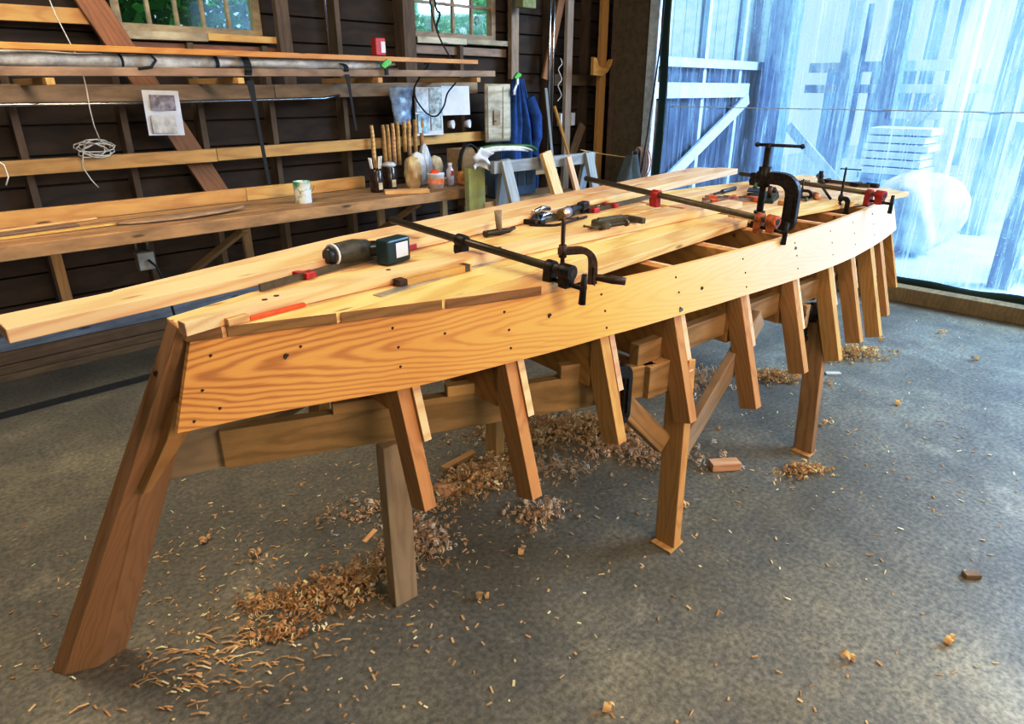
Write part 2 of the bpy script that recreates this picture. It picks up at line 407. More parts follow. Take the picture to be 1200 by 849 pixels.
# right side: pillar stub, sill beam, ceiling, other walls
PILLM = plain('pillar_brown', (.12,.085,.045), .8, 0, scale=20, var=.2)
wr = MB().box(6.12, 6.24, 4.20, 4.62, 0, 3.3).build('wall_right', PILLM, None, RM); tag(wr, 'brown wall stub beside the plastic sheet', kind='structure')
MB().box(6.115, 6.26, 4.60, 4.66, 0, 3.3).build('corner_board', STUDW, wr, RM)
wc = MB().box(6.9, 7.0, 4.62, 5.17, 0, 3.3).box(6.26, 6.9, 4.60, 4.62, 0, 3.3).build('wall_corner', DARKW, None, RM); tag(wc, kind='structure')
ts = MB().box(5.92, 6.06, -5.4, 3.98, 0, .12).build('trim_1', wood('sill_beam', (.30,.20,.10), (.17,.10,.045), 200, .4, dirt=.3), None, RM, bevel=.006); tag(ts, 'brown timber sill on the floor below the plastic sheet', kind='structure')
tj = MB().box(6.10, 6.17, 4.10, 4.20, 0, 3.3).build('trim_2', plain('pale_blue_jamb', (.62,.72,.82), .7, 0, scale=15), None, RM); tag(tj, 'pale grey jamb beside the brown wall stub', kind='structure')
ce = MB().box(-4.5, 6.3, -5.5, 5.3, 3.3, 3.4).build('ceiling', DARKW, None, RM); tag(ce, 'dark board ceiling', kind='structure')
wf = MB().box(-4.5, 6.3, -5.6, -5.5, 0, 3.3).build('wall_front', DARKW, None, RM); tag(wf, 'dark board wall', kind='structure')
wb = MB().box(-4.6, -4.5, -5.5, 5.3, 0, 3.3).build('wall_back', DARKW, None, RM); tag(wb, 'dark board wall', kind='structure')

# plastic sheet
root = thing('plastic_sheet', 'tall clear plastic sheet curtain with dark green hem, hung along the right wall', 'plastic sheet', RM @ Matrix.Translation((6.15, 1, .13)))
def shf(a, b):
    d = 3.97 - a*9.2; z = .15 + b*3.15
    return (6.15 + .012*math.sin(d*9) + .008*math.sin(d*23+z*2), d, z)
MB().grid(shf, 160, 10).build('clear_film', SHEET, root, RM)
def hb(a, b):
    d = 4.02 - a*9.2; z = .155 - b*.075 + .008*math.sin(d*11) + .006*math.sin(d*4.3)
    return (6.142 - .02*math.sin(b*PI) + .012*math.sin(d*9), d, z)
MB().grid(hb, 120, 4).build('bottom_hem', HEM, root, RM, solid=.004)
MB().grid(lambda a, b: (6.138+.012*math.sin(a*14), 3.97+.10*(1-b)+.012*math.sin(a*7), 3.25-a*3.1), 40, 4).build('side_hem', HEM, root, RM, solid=.004)
MB().box(6.14, 6.146, -5.2, 3.9, 1.448, 1.456).build('seam', plain('seam_white', (.7,.8,.9), .5), root, RM)
MB().tube([(6.06, 4.0, 3.2), (6.05, 4.02, 2.0), (6.03, 4.08, 1.2), (6.0, 4.12, .7), (5.98, 4.1, .1)], .008, 6).build('lacing_cord', STRAP, root, RM)

# ------------------------------------------------------------------ outside, seen through the sheet
SIDING = wood('lean_to_siding', (.40,.45,.44), (.26,.30,.30), 120, .3, dirt=.1, knots=False)
PALEB = plain('pale_blue_board', (.60,.68,.78), .8, 0, scale=8, var=.1)
MIDB = plain('blue_grey_post', (.24,.32,.42), .8, 0, scale=8)
DKB = plain('dark_blue_board', (.075,.10,.135), .8, 0, scale=5)
mb = MB()
for i in range(16): mb.box(6.35+i*.24, 6.35+i*.24+.232, 4.66, 4.69, 0, 1.9, 1)
for i in range(16): mb.box(6.35+i*.24, 6.35+i*.24+.232, 4.70, 4.73, 1.9, 3.2, 0)
ws = mb.build('wall_shed', [SIDING, DKB], None, RM); tag(ws, 'vertical board wall of the lean-to beyond the plastic sheet', kind='structure')
for u in (7.0, 7.9, 8.8): MB().box(u, u+.07, 4.6, 4.66, 0, 3.2).build('stud', PALEB, ws, RM)
def pb(name, a, b, w, th, mat, label, cat, group=None, up=None):
    o = plank(name, Rp(*a), Rp(*b), w, th, mat, None, up if up else RM.to_3x3() @ V((0,-1,0)))
    return tag(o, label, cat, group)
pb('wall_beam', (6.3, 4.56, 1.90), (9.7, 4.56, 1.90), .10, .05, PALEB, 'upper pale beam on the board wall seen through the plastic sheet', 'beam')
pb('wall_beam', (6.3, 4.56, 1.60), (9.0, 4.56, 1.60), .17, .05, PALEB, 'wider pale beam under another on the board wall beyond the plastic', 'beam')
pb('diagonal_brace', (7.2, 4.54, .60), (9.0, 4.54, 1.50), .14, .04, PALEB, 'pale diagonal brace on the board wall beyond the plastic sheet', 'brace')
post_spec = [(9.3, 4.3, .30, MIDB, 'blue-grey post at the end of the board wall, beyond the plastic'),
             (10.2, 3.75, .18, PALEB, 'thin pale post left of the white lumber stack, beyond the plastic'),
             (10.4, 3.25, .24, MIDB, 'bluish post just left of the lumber stack beyond the plastic'),
             (10.0, 2.35, .20, PALEB, 'pale post just right of the lumber stack beyond the plastic'),
             (9.6, 1.75, .22, MIDB, 'bluish post behind the wrapped white bundle beyond the plastic'),
             (7.05, .98, .17, DKB, 'tall dark post near the plastic sheet, rightmost of the posts beyond')]
for u, d, w, mt, lb in post_spec:
    o = MB().box(-w/2, w/2, -w/2, w/2, 0, 3.4).build('post', mt, None, RM @ Matrix.Translation((u, d, 0))); tag(o, lb, 'post')
r3 = RM.to_3x3()
rails = [(10.5, 4.4, 2.3, 1.90, .13, 'upper pale crosswise rail between the posts beyond the plastic'),
         (10.45, 4.4, 1.2, 1.62, .11, 'pale crosswise rail, second from the top, beyond the plastic'),
         (10.3, 3.2, .4, 1.30, .10, 'short pale crosswise rail above the lumber stack, beyond the plastic'),
         (9.9, 2.2, -1.5, 2.75, .14, 'high pale crosswise rail at upper right beyond the plastic'),
         (9.8, 1.6, -1.5, 1.75, .12, 'pale crosswise rail right of the lumber stack beyond the plastic'),
         (9.8, 1.6, -1.5, .62, .10, 'low pale crosswise rail at far right beyond the plastic')]
for u, d0, d1, z, w, lb in rails:
    o = plank('rail', Rp(u, d0, z), Rp(u, d1, z), w, .04, PALEB, None, r3 @ V((-1,0,0))); tag(o, lb, 'rail')
o = plank('diagonal_brace', Rp(10.0, 3.1, .75), Rp(10.0, 2.45, 1.62), .12, .04, PALEB, None, r3 @ V((-1,0,0))); tag(o, 'pale diagonal brace rising right to the rail above the lumber stack, beyond the plastic', 'brace')
o = plank('diagonal_brace', Rp(9.6, 4.2, 1.15), Rp(9.6, 3.3, .35), .13, .04, PALEB, None, r3 @ V((-1,0,0))); tag(o, 'pale diagonal brace falling right behind the large clamp, beyond the plastic', 'brace')
bl = MB()
for i in range(30): bl.box(12.7, 12.74, 5-i*.36, 5-i*.36-random.choice((.10,.2,.30)), .5, random.choice((1.9,2.4,2.9)))
tag(bl.build('shed_screen', plain('blue_screen', (.26,.36,.50), .8, 0, scale=1.5, var=.25), None, RM), 'far pale blue slatted screen beyond the plastic', 'screen')
# lumber stack boards
for i in range(6):
    o = plank('stacked_board', Rp(9.3, 3.0+random.uniform(-.05,.05), .70+i*.09), Rp(9.3, 2.3+random.uniform(-.05,.05), .70+i*.09), .5, .075, PALEB, None)
    tag(o, 'white board in the lumber stack beyond the plastic, ' + ['lowest', 'second from the bottom', 'third from the bottom', 'third from the top', 'second from the top', 'topmost'][i], 'board', 'stacked boards beyond the plastic')
root = thing('lumber_rack', 'dark low rack holding the white lumber stack beyond the plastic', 'rack', RM @ Matrix.Translation((9.3, 2.65, 0)))
for dd in (2.4, 2.9):
    for uu in (9.12, 9.48): MB().box(uu-.04, uu+.04, dd-.04, dd+.04, 0, .60).build('leg', MIDB, root, RM)
MB().box(9.05, 9.55, 2.3, 3.0, .60, .66).build('shelf', MIDB, root, RM)
# wrapped bundle
def bun(a, b):
    th = 2*PI*a; ph = b*PI
    r = .42*math.sin(ph)**.7*(1+.10*math.sin(5*th+b*6)+.06*math.sin(11*th+b*11))
    return (7.95 + r*math.cos(th)*.8, 2.0 + r*math.sin(th), .42 - .40*math.cos(ph)*1.0 + .08*math.sin(3*th)*math.sin(ph))
tag(MB().grid(bun, 40, 22).build('wrapped_bundle', plain('white_wrap', (.72,.78,.85), .35, 0, scale=7, var=.2, bump=.5), None, RM), 'rounded bundle wrapped in white plastic on the ground beyond the sheet', 'bundle')
for k, (u, d, h, lb) in enumerate([(7.7, .55, .28, 'low dark bluish crate near the tall dark post beyond the plastic'), (8.2, .35, .40, 'taller bluish crate behind a low one, beyond the plastic')]):
    root = thing('crate', lb, 'crate', RM @ Matrix.Translation((u, d, 0)))
    MB().box(u-.3, u+.3, d-.35, d+.35, 0, h-.05).build('crate_box', MIDB, root, RM)
    MB().box(u-.33, u+.33, d-.38, d+.38, h-.05, h).build('lid', PALEB, root, RM)

# trees outside the windows
def tree(cu, cd, cz, r, n, mat, label):
    root = thing('tree', label, 'tree', RM @ Matrix.Translation((cu, cd, 0)))
    m = MB()
    for i in range(n):
        q = V((random.gauss(0,1), random.gauss(0,1), random.gauss(0,1))).normalized() * r * random.uniform(.55, 1)
        c = V((cu, cd, cz)) + V((q.x*1.1, q.y*.7, q.z))
        R = Quaternion((random.gauss(0,1), random.gauss(0,1), random.gauss(0,1), random.gauss(0,1))).normalized().to_matrix()
        s = random.uniform(.05, .10)
        m.add([c + R @ V(p)*s for p in ((-.5,0,0),(0,-1,.1),(.5,0,0),(0,1,.1))], [(0,1,2,3)])
    m.build('foliage', mat, root, RM)
    MB().tube([(cu,cd,0),(cu+.1,cd,cz*.6),(cu,cd+.1,cz+r*.3)], [.14,.10,.03]).build('trunk', BRNT, root, RM)
tree(1.3, 7.6, 2.6, 1.5, 6500, LEAFA, 'deep green leafy tree outside the wide window, left part')
tree(3.2, 7.9, 2.7, 1.5, 6500, LEAFA, 'deep green leafy tree outside the wide window, right part')
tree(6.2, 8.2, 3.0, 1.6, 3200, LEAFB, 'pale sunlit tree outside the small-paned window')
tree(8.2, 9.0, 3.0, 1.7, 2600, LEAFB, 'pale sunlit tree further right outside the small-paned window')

# ================================================================== WALL GOODS
dn = r3 @ V((0,-1,0))
def wplank(name, a, b, w, th, mat, label, cat, group=None, up=(0,0,1), parent=None):
    o = plank(name, Rp(*a), Rp(*b), w, th, mat, parent, up)
    if label: tag(o, label, cat, group)
    return o
wplank('wall_beam', (-.6, 4.85, 1.58), (2.43, 4.85, 1.588), .04, .098, OLDW, 'brown wall beam behind the pinned photo, left half below the rolled cloth', 'beam')
wplank('wall_beam', (2.435, 4.85, 1.590), (4.39, 4.85, 1.625), .04, .098, OLDW, 'brown wall beam that the papers and clear bag hang from', 'beam')
wplank('wall_rail', (-.6, 4.80, 1.185), (1.93, 4.80, 1.19), .04, .085, RAILW, 'yellow-brown wall rail over the bench, left length under the coiled cord', 'rail')
wplank('wall_rail', (1.932, 4.80, 1.192), (5.02, 4.80, 1.215), .04, .082, RAILW, 'yellow-brown wall rail over the bench, right length behind the hung sticks', 'rail')
o = MB().tube([(-.6, 4.79, 1.517), (1.5, 4.79, 1.527), (2.8, 4.79, 1.545), (2.93, 4.79, 1.565)], .011, 10).build('conduit', STEEL, None, RM); tag(o, 'thin grey metal conduit running under the brown wall beam', 'conduit')
# cantilever brackets
for i, (u, lb) in enumerate([(.93, 'short wood bracket arm under the shelf pole at far left'), (1.92, 'short wood bracket arm under the shelf pole beside the black strap'), (2.92, 'short wood bracket arm under the shelf pole below the green clip'), (3.85, 'short wood bracket arm at the right end of the shelf pole')]):
    z = 1.642 + (u-.9)*.012
    o = wplank('bracket_arm', (u, 4.98, z), (u, 4.22, z), .04, .035, RAILW, lb, 'bracket')
    o.rotation_mode = o.rotation_mode
# shelf pole, sail roll, orange board
wplank('shelf_pole', (-.6, 4.3, 1.672), (4.08, 4.3, 1.726), .06, .045, OLDW, 'long brown pole lying on the bracket arms under the rolled cloth', 'pole')
wplank('shelf_board', (-.6, 4.42, 1.690), (3.2, 4.42, 1.735), .07, .035, BRNT, 'dark brown board on the bracket arms behind the pole', 'board')
def sail(a, b):
    u = -.6 + a*3.75; th = 2*PI*b
    r = .042 * (1 + .10*math.sin(u*9) + .06*math.sin(u*21+1)) * (1 if a < .93 else (1-(a-.93)/.075*.75))
    r *= 1 + .10*math.sin(3*th + u*5)
    return (u, 4.36 + r*1.25*math.cos(th), 1.742 + (u-.5)*.0135 + r*math.sin(th)*.95)
CLOTH = plain('canvas_cloth', (.82,.80,.74), .9, 0, scale=14, var=.18, bump=.4)
tag(MB().grid(sail, 150, 16).build('rolled_canvas', CLOTH, None, RM), 'long roll of whitish canvas lying on the shelf pole under the orange board', 'canvas')
wplank('orange_board', (-.6, 4.27, 1.800), (3.86, 4.27, 1.806), .07, .032, ORNW, 'long orange varnished board lying on top of the rolled canvas', 'board')
# straps
def loop_strap(u, z0, z1, d, w, label, tail=0, r=.06):
    root = thing('strap', label, 'strap', RM @ Matrix.Translation((u, d, z0)))
    m = MB(); pts = []
    for i in range(17):
        th = 2*PI*i/16; pts.append((u, d + r*1.15*math.cos(th), (z0+z1)/2 + (z1-z0)/2*math.sin(th)))
    for i in range(16):
        a, b = pts[i], pts[i+1]
        m.add([(a[0]-w/2,a[1],a[2]),(a[0]+w/2,a[1],a[2]),(b[0]+w/2,b[1],b[2]),(b[0]-w/2,b[1],b[2])], [(0,1,2,3)], 0, True)
    m.build('loop', STRAP, root, RM, solid=.004)
    if tail:
        t = MB(); zz = [z0, z0-tail*.3, z0-tail*.7, z0-tail]
        for i in range(3):
            x0 = u + .012*i; x1 = u + .012*(i+1); ww = w/2 if i == 0 else w/4
            t.add([(x0-ww, d-r-.012, zz[i]), (x0+ww, d-r-.012, zz[i]), (x1+w/4, d-r-.012, zz[i+1]), (x1-w/4, d-r-.012, zz[i+1])], [(0,1,2,3)])
        t.build('tail', STRAP, root, RM, solid=.004)
loop_strap(1.30, 1.70, 1.785, 4.34, .012, 'thin black cord loop round the rolled canvas, leftmost of the straps')
o = MB().tube([(1.19,4.28,1.79),(1.30,4.26,1.788),(1.38,4.25,1.79),(1.44,4.26,1.79),(1.47,4.27,1.755),(1.44,4.27,1.72),(1.37,4.27,1.71)], .008, 6).build('cord', STRAP, None, RM); tag(o, 'black cord bow lying over the canvas and orange board at left', 'cord')
loop_strap(1.815, 1.70, 1.795, 4.34, .022, 'short black strap round the canvas just left of the long-tailed strap')
loop_strap(1.99, 1.655, 1.80, 4.34, .045, 'wide black strap whose long tail hangs down over the yellow rail', .62, .075)
loop_strap(2.68, 1.70, 1.77, 4.34, .035, 'black strap round the canvas toward the middle, tail hanging below the beam', .36, .07)

# bench
root = thing('workbench', 'long rough wooden workbench along the wall with yellow backboard', 'workbench', RM @ Matrix.Translation((1.7, 4.1, 0)))
for i in range(4):
    wplank('bench_board', (-.6, 3.955+i*.135, .90-.0), (4.02 if i < 3 else 4.9, 3.955+i*.135, .90), .132, .035, BENCH, None, None, parent=root)
wplank('front_apron', (-.6, 3.885, .888), (4.02, 3.885, .882), .03, .07, BENCH, None, None, parent=root)
wplank('backboard', (-.6, 4.47, .955), (1.95, 4.47, .957), .035, .085, RAILW, None, None, parent=root)
wplank('backboard', (1.952, 4.47, .957), (2.88, 4.47, .957), .035, .085, RAILW, None, None, parent=root)
for u in (-.4, .88, 2.1, 3.3, 4.0):
    vboard('leg', u, 4.90, 0, .862, .06, .04, RAILW if u == .88 else BENCH, root)
wplank('strut', (1.70, 3.97, .83), (1.50, 4.9, .30), .05, .035, BENCH, None, None, parent=root)
wplank('strut', (3.0, 3.97, .83), (2.85, 4.9, .30), .05, .035, BENCH, None, None, parent=root)
for u in (.2, 1.4, 2.6, 3.7): wplank('bearer', (u, 3.91, .862), (u, 5.0, .862), .04, .04, BENCH, None, None, parent=root)
# outlet box
root = thing('outlet_box', 'grey metal outlet box on conduits under the bench', 'outlet box', RM @ Matrix.Translation((1.2, 4.3, .6)))
MB().box(1.13, 1.22, 4.14, 4.20, .64, .74).build('box', GREYW, root, RM, bevel=.004)
MB().cyl((1.145, 4.18, .74), (1.145, 4.18, .88), .008).build('conduit', STEEL, root, RM)
MB().cyl((1.205, 4.18, .74), (1.205, 4.18, .88), .008).build('conduit', STEEL, root, RM)
MB().tube([(1.18,4.13,.70),(1.21,4.11,.66),(1.24,4.12,.55),(1.27,4.15,.3),(1.3,4.2,.02)], .007, 6).build('cable', STRAP, root, RM)
# timber stack on floor
for i, (z0, z1, mt, lb) in enumerate([(0, .042, BRNT, 'dark brown board lowest in the floor stack below the bench'), (.044, .096, BRNT, 'brown board second from the floor in the stack below the bench'), (.10, .18, BRNT, 'thick brown board under the blue-grey timber below the bench'), (.185, .27, BLUEG, 'blue-grey timber topmost in the floor stack below the bench')]):
    o = MB().box(-1.1, 3.4, 0 if i < 3 else -.03, .20, z0, z1).build('stacked_timber', mt, None, RM @ Matrix.Translation((0, 4.66 + i*.008, 0)), bevel=.004); tag(o, lb, 'timber', 'timbers stacked below the bench')
o = MB().box(-1.2, 3.5, 4.10, 4.145, .001, .022).build('floor_bar', plain('dark_bar', (.03,.032,.035), .6), None, RM); tag(o, 'long dark flat bar on the floor in front of the timber stack', 'bar')
# thin offcuts on bench
for a, b, w, mt, lb in [((.35,4.30,.924),(1.03,4.39,.924), .035, PINE, 'pale thin lath on the left end of the bench'),
                    ((.35,4.18,.924),(.9,4.25,.924), .06, OLDW, 'greyish thin strip next to the pale lath on the bench'),
                    ((.3,4.07,.924),(1.25,4.14,.924), .05, RAILW, 'brown thin strip nearest the bench front edge at left')]:
    o = wplank('wood_strip', a, b, w, .010, mt, lb, 'wood strip')
def hull(a, b):
    u = 1.05+a*.72; w = .085*math.sin(PI*min(1, a*1.02+.0))**.7
    return (u, 4.09 - w + 2*w*b*.8, .922 + .012*math.sin(b*PI)+.012*a)
tag(MB().grid(hull, 24, 4).build('curved_template', OLDW, None, RM, solid=.006), 'thin brown leaf-shaped wood template lying on the bench', 'template')

# paint can
M0 = RM @ Matrix.Translation((2.17, 4.10, .918))
root = thing('paint_can', 'white and green paint can standing on the bench', 'paint can', M0)
CANG = plain('can_green', (.10,.42,.25), .5, 0, scale=12, col2=(.70,.72,.68), thr=(.42,.55))
CANW = plain('can_white', (.68,.72,.74), .5, 0, scale=14, col2=(.45,.40,.25), thr=(.36,.44))
MB().lathe([(0,0),(.052,0),(.054,.004),(.054,.085)], 28).build('label_band', CANW, root, M0)
MB().lathe([(.0542,.085),(.0542,.132),(.056,.134),(.056,.138),(.048,.138),(.046,.13),(0,.13)], 28).build('can_top', CANG, root, M0)
MB().tube([(.056*math.cos(t), .056*math.sin(t)*.3-.055, .11-.06*math.sin(t)) for t in [PI*i/12 for i in range(13)]], .0018, 6).build('wire_handle', STEEL, root, M0)

# brush jars
def jar(u, d, r, h, label, brushes):
    M0 = RM @ Matrix.Translation((u, d, .918))
    root = thing('jar', label, 'jar', M0)
    GL = DARKJ
    MB().lathe([(0,0),(r,0),(r*1.02,.01),(r*1.02,h*.85),(r*.9,h*.9),(r*.9,h),(r*.85,h),(r*.85,h*.5),(0,h*.5)], 22).build('body', GL, root, M0)
    MB().box(-r*.35, r*.35, -r*1.06, -r*.98, h*.12, h*.42).build('sticker', CREAM, root, M0)
    if brushes:
        for k in range(brushes):
            th = k*2.4; R = .02
            b = MB().tube([(R*math.cos(th), R*math.sin(th), h*.52), (R*2.2*math.cos(th), R*2.2*math.sin(th), h+.06+.012*(k%3))], [.005,.008], 8)
            b.build('brush', [RAILW, WHITE, CORDW][k % 3], root, M0)
    else:
        MB().ball((0,0,h), r*1.1, r*1.1, .022, jit=.1).build('cover_film', plain('crumpled_film', (.6,.62,.66), .4, 0, scale=40, bump=.5), root, M0)
DARKJ = plain('dark_jar', (.05,.025,.018), .2, 0, scale=30, var=.3)
jar(2.80, 4.18, .047, .165, 'dark jar holding brushes on the bench, left of the film-topped jar', 6)
jar(2.95, 4.23, .050, .175, 'dark jar topped with crumpled film on the bench, beside the brush jar', 0)
# bag of oats etc.
def blob(name, label, cat, u, d, rx, ry, h, mat, prof=None, twist=0, part=None):
    def fn(a, b):
        th = 2*PI*a; z = b*h
        k = (min(1, .86+b*1.4) if b < .62 else 1-((b-.62)/.38)**3*.45)*(1 if b > 0 else .8) if prof is None else prof(b)
        if b == 1: k = .12
        wob = 1 + .11*math.sin(4*th+b*7) + .06*math.sin(9*th-b*9) + .035*math.sin(15*th+b*14)
        return (rx*k*wob*math.cos(th), ry*k*wob*math.sin(th), z)
    M0 = RM @ Matrix.Translation((u, d, .918))
    o = MB().grid(fn, 28, 12).build(name, mat, None, M0); tag(o, label, cat); return o
blob('plastic_bag', 'tan tall plastic bag standing on the bench beside the dark jars', 'bag', 3.12, 4.17, .062, .05, .235, plain('tan_bag', (.55,.45,.26), .35, 0, scale=10, col2=(.42,.28,.14)))
blob('plastic_bag', 'white tall plastic bag on the bench right behind the tan bag', 'bag', 3.24, 4.27, .060, .05, .25, plain('white_bag', (.66,.68,.70), .35, 0, scale=10))
blob('plastic_bag', 'greyish clear bag leaning behind the orange-labelled tub', 'bag', 3.36, 4.33, .06, .05, .30, plain('grey_bag', (.50,.52,.56), .3, 0, scale=12, bump=.4), prof=lambda b: .35+.65*math.sin(PI*min(1,(1-b)*.8)))
blob('cotton_rag', 'cream crumpled rag on the bench behind the bottle', 'rag', 3.50, 4.38, .065, .05, .20, plain('cream_rag', (.68,.60,.44), .9, 0, scale=20, bump=.4))
M0 = RM @ Matrix.Translation((3.24, 4.05, .918)) @ Matrix.Scale(1.15, 4)
root = thing('tub', 'white tub with orange and purple label on the bench, before the bags', 'tub', M0)
MB().lathe([(0,0),(.050,0),(.056,.085),(.058,.088),(.058,.095),(0,.095)], 24).build('tub_body', WHITE, root, M0)
MB().lathe([(.0525,.028),(.0553,.062)], 24).build('orange_band', plain('orange_lab', (.75,.16,.03), .5, 0, scale=30, col2=(.8,.5,.35)), root, M0)
MB().ball((-.01,0,.10), .03, .03, .018, mat=0).build('orange_cap', plain('orange_cap', (.8,.10,.03), .5), root, M0)
M0 = RM @ Matrix.Translation((3.39, 4.06, .918)) @ Matrix.Scale(1.15, 4)
root = thing('bottle', 'small clear bottle with red mark on the bench, between tub and yellow glove', 'bottle', M0)
MB().lathe([(0,0),(.024,0),(.026,.02),(.026,.10),(.012,.125),(.012,.135),(0,.135)], 20).build('bottle_body', plain('clear_bottle', (.62,.58,.66), .15, 0, scale=20), root, M0)
MB().lathe([(.0145,.128),(.0145,.15),(0,.15)], 16).build('cap', WHITE, root, M0)
MB().box(-.012,.012,-.0275,-.0255,.07,.10).build('red_mark', REDP, root, M0)
blob('work_glove', 'yellow crumpled work glove on the bench right of the small bottle', 'glove', 3.50, 4.03, .055, .045, .11, plain('yellow_glove', (.72,.42,.05), .8, 0, scale=14, col2=(.35,.10,.05)))
blob('crumpled_foil', 'small grey crumpled foil on the bench right of the yellow glove', 'foil', 3.62, 3.99, .055, .04, .05, plain('foil', (.5,.52,.55), .3, .5, scale=30, bump=.6))
wplank('cut_board', (2.78, 4.06, .931), (3.05, 3.90, .931), .10, .025, PINE, 'short pale board lying at the bench front edge below the bags', 'board')

# hung sticks on rail
xs = [437, 449, 457, 464, 471, 478, 485, 491]
for i in range(9):
    u = 3.17 + [0, .10, .145, .19, .24, .30, .35, .41, .48][i]
    zt = 1.345 + [0,0,.0,.01,.02,.02,.03,.03,.03][i]; L = [.36,.34,.33,.33,.34,.24,.28,.28,.26][i]
    M0 = RM @ Matrix.Translation((u, 4.735 - .006*(i % 2), zt - L)) @ Matrix.Rotation(-.03 + .02*i/3, 4, 'Y')
    m = MB().tube([(0,0,0),(0,0,L*.45),(.004,0,L*.72),(.004,0,L*.8),(0,0,L)], [.017,.018,.016,.022 if i > 4 else .016,.018 if i > 4 else .015], 8)
    o = m.build('tool_handle', RAILW if i % 3 else PINE, None, M0)
    tag(o, 'turned wooden handle hung on the wall rail, ' + ['apart at the left end of the row', 'second from the left', 'third from the left', 'fourth from the left', 'middle of the row', 'fourth from the right', 'third from the right', 'second from the right', 'at the right end of the row'][i], 'handle', 'wooden handles hung on the rail')
# papers
def paper(name, u0, u1, z0, z1, d, mats, label, cat, parts=(), tilt=0):
    M0 = RM @ Matrix.Translation(((u0+u1)/2, d, (z0+z1)/2)) @ Matrix.Rotation(tilt, 4, 'Y')
    w = (u1-u0)/2; h = (z1-z0)/2
    m = MB().grid(lambda a, b: (-w+2*w*a, .006*math.sin(a*5+b*2), -h+2*h*b), 8, 8)
    o = m.build(name, mats, None, M0); tag(o, label, cat)
    for (pn, a0, a1, b0, b1, mt) in parts:
        MB().box(-w+2*w*a0, -w+2*w*a1, -.009, -.0065, -h+2*h*b0, -h+2*h*b1).build(pn, mt, o, M0)
    return o
PHD = plain('dark_photo', (.16,.13,.17), .4, 0, scale=25, col2=(.45,.42,.45)); PHB = plain('blue_photo', (.20,.33,.45), .4, 0, scale=22, col2=(.55,.65,.7)); PHG = plain('grey_photo', (.22,.24,.22), .4, 0, scale=28, col2=(.6,.6,.55))
paper('photo_sheet', 1.50, 1.715, 1.335, 1.60, 4.70, WHITE, 'white sheet with a dark boat photo in a plastic sleeve, pinned to the beam', 'paper',
      [('dark_photo', .16, .85, .56, .90, PHD), ('pale_photo', .12, .8, .05, .45, plain('pale_ph', (.72,.70,.66), .4, 0, scale=18, var=.15))], .03)
M0 = RM @ Matrix.Translation((3.47, 4.74, 1.50))
tag(MB().grid(lambda a, b: ((-.12+.24*a)*(1-.35*b), -.02*math.sin(a*PI)-.004*math.sin(b*18), .13-.29*b), 12, 14).build('hanging_bag', plain('blue_bag', (.42,.50,.58), .25, 0, scale=16, col2=(.16,.22,.32), bump=.3), None, M0, solid=.004), 'bluish see-through plastic bag hanging from the beam beside the poster', 'bag')
paper('poster', 3.60, 3.885, 1.245, 1.625, 4.73, WHITE, 'poster with four blue-grey photos hanging from the beam behind the black cable', 'poster',
      [('photo', .02,.47,.50,.98, plain('pl', (.70,.74,.80), .5)), ('photo', .50,.98,.45,.98, PHG), ('photo', .05,.47,.06,.46, PHB), ('photo', .54,.94,.10,.42, PHG)])
paper('blank_paper', 3.88, 4.19, 1.40, 1.635, 4.72, WHITE, 'blank white curved sheet of paper pinned right of the poster', 'paper')
o = paper('weathered_board', 4.345, 4.66, 1.16, 1.655, 4.68, CREAM, 'tall cream weathered board with faint drawing hung beside the blue jacket', 'board', [('faint_mark', .30,.55,.30,.55, OLDW), ('faint_line', .05,.08,.05,.95, OLDW), ('faint_line', .66,.68,.05,.95, OLDW)])
o.modifiers.new('s', 'SOLIDIFY').thickness = .012
# cups hung
for k, u in enumerate((3.98, 4.17)):
    M0 = RM @ Matrix.Translation((u, 4.74, 1.325)) @ Matrix.Rotation(PI/2, 4, 'X') @ Matrix.Rotation(.5, 4, 'Y')
    tag(MB().lathe([(0,-.02),(.028,-.02),(.036,.03),(.032,.03),(.026,-.01),(0,-.01)], 20).build('white_cup', WHITE, None, M0), 'small white cup lying on the rail, ' + ('left of its pair' if k == 0 else 'right of its pair'), 'cup', 'white cups on the rail')
# clips
for k, (u, z, d, lb) in enumerate([(2.99, 1.77, 4.24, 'green spring clip on the shelf pole above the clear bag'), (4.73, 1.72, 4.66, 'green and white clip above the weathered board')]):
    M0 = RM @ Matrix.Translation((u, d, z))
    root = thing('clip', lb, 'clip', M0)
    MB().prism([(-.05,-.01),(-.02,-.03),(.04,.0),(.045,.02),(0,.035)], -.012, .012, axis='y').build('green_jaw', plain('leaf_green', (.12,.42,.05), .4), root, M0, bevel=.003)
    MB().box(-.012,.012,-.008,.008,-.07,-.02).build('shank', WHITE if k else STRAP, root, M0)
# jacket
def jk(a, b):
    th = -.3 + 1.0*a; h = b
    w = .05 + .17*min(1, h*2.2) - .05*max(0, h-.7)
    fold = .035*math.sin(a*17+h*1.5)*min(1, h*2) + .02*math.sin(a*31)
    return (-w + 2*w*a + .03*h, -.09*math.sin(a*PI)*min(1,h*3) + fold, -h*1.22 - .05*math.sin(a*PI)*(h > .9))
root = thing('jacket', 'blue work jacket hanging on the wall right of the weathered board', 'jacket', RM @ Matrix.Translation((4.80, 4.72, 1.70)))
M0 = RM @ Matrix.Translation((4.80, 4.72, 1.70))
BLUEC = plain('blue_cloth', (.015,.09,.30), .85, 0, scale=12, col2=(.005,.035,.14))
MB().grid(jk, 44, 20).build('jacket_body', BLUEC, root, M0, solid=.012)
MB().tube([(.12,-.03,-.16),(.19,-.06,-.34),(.20,-.07,-.52),(.13,-.08,-.68)], [.055,.06,.05,.035], 10).build('sleeve', BLUEC, root, M0)
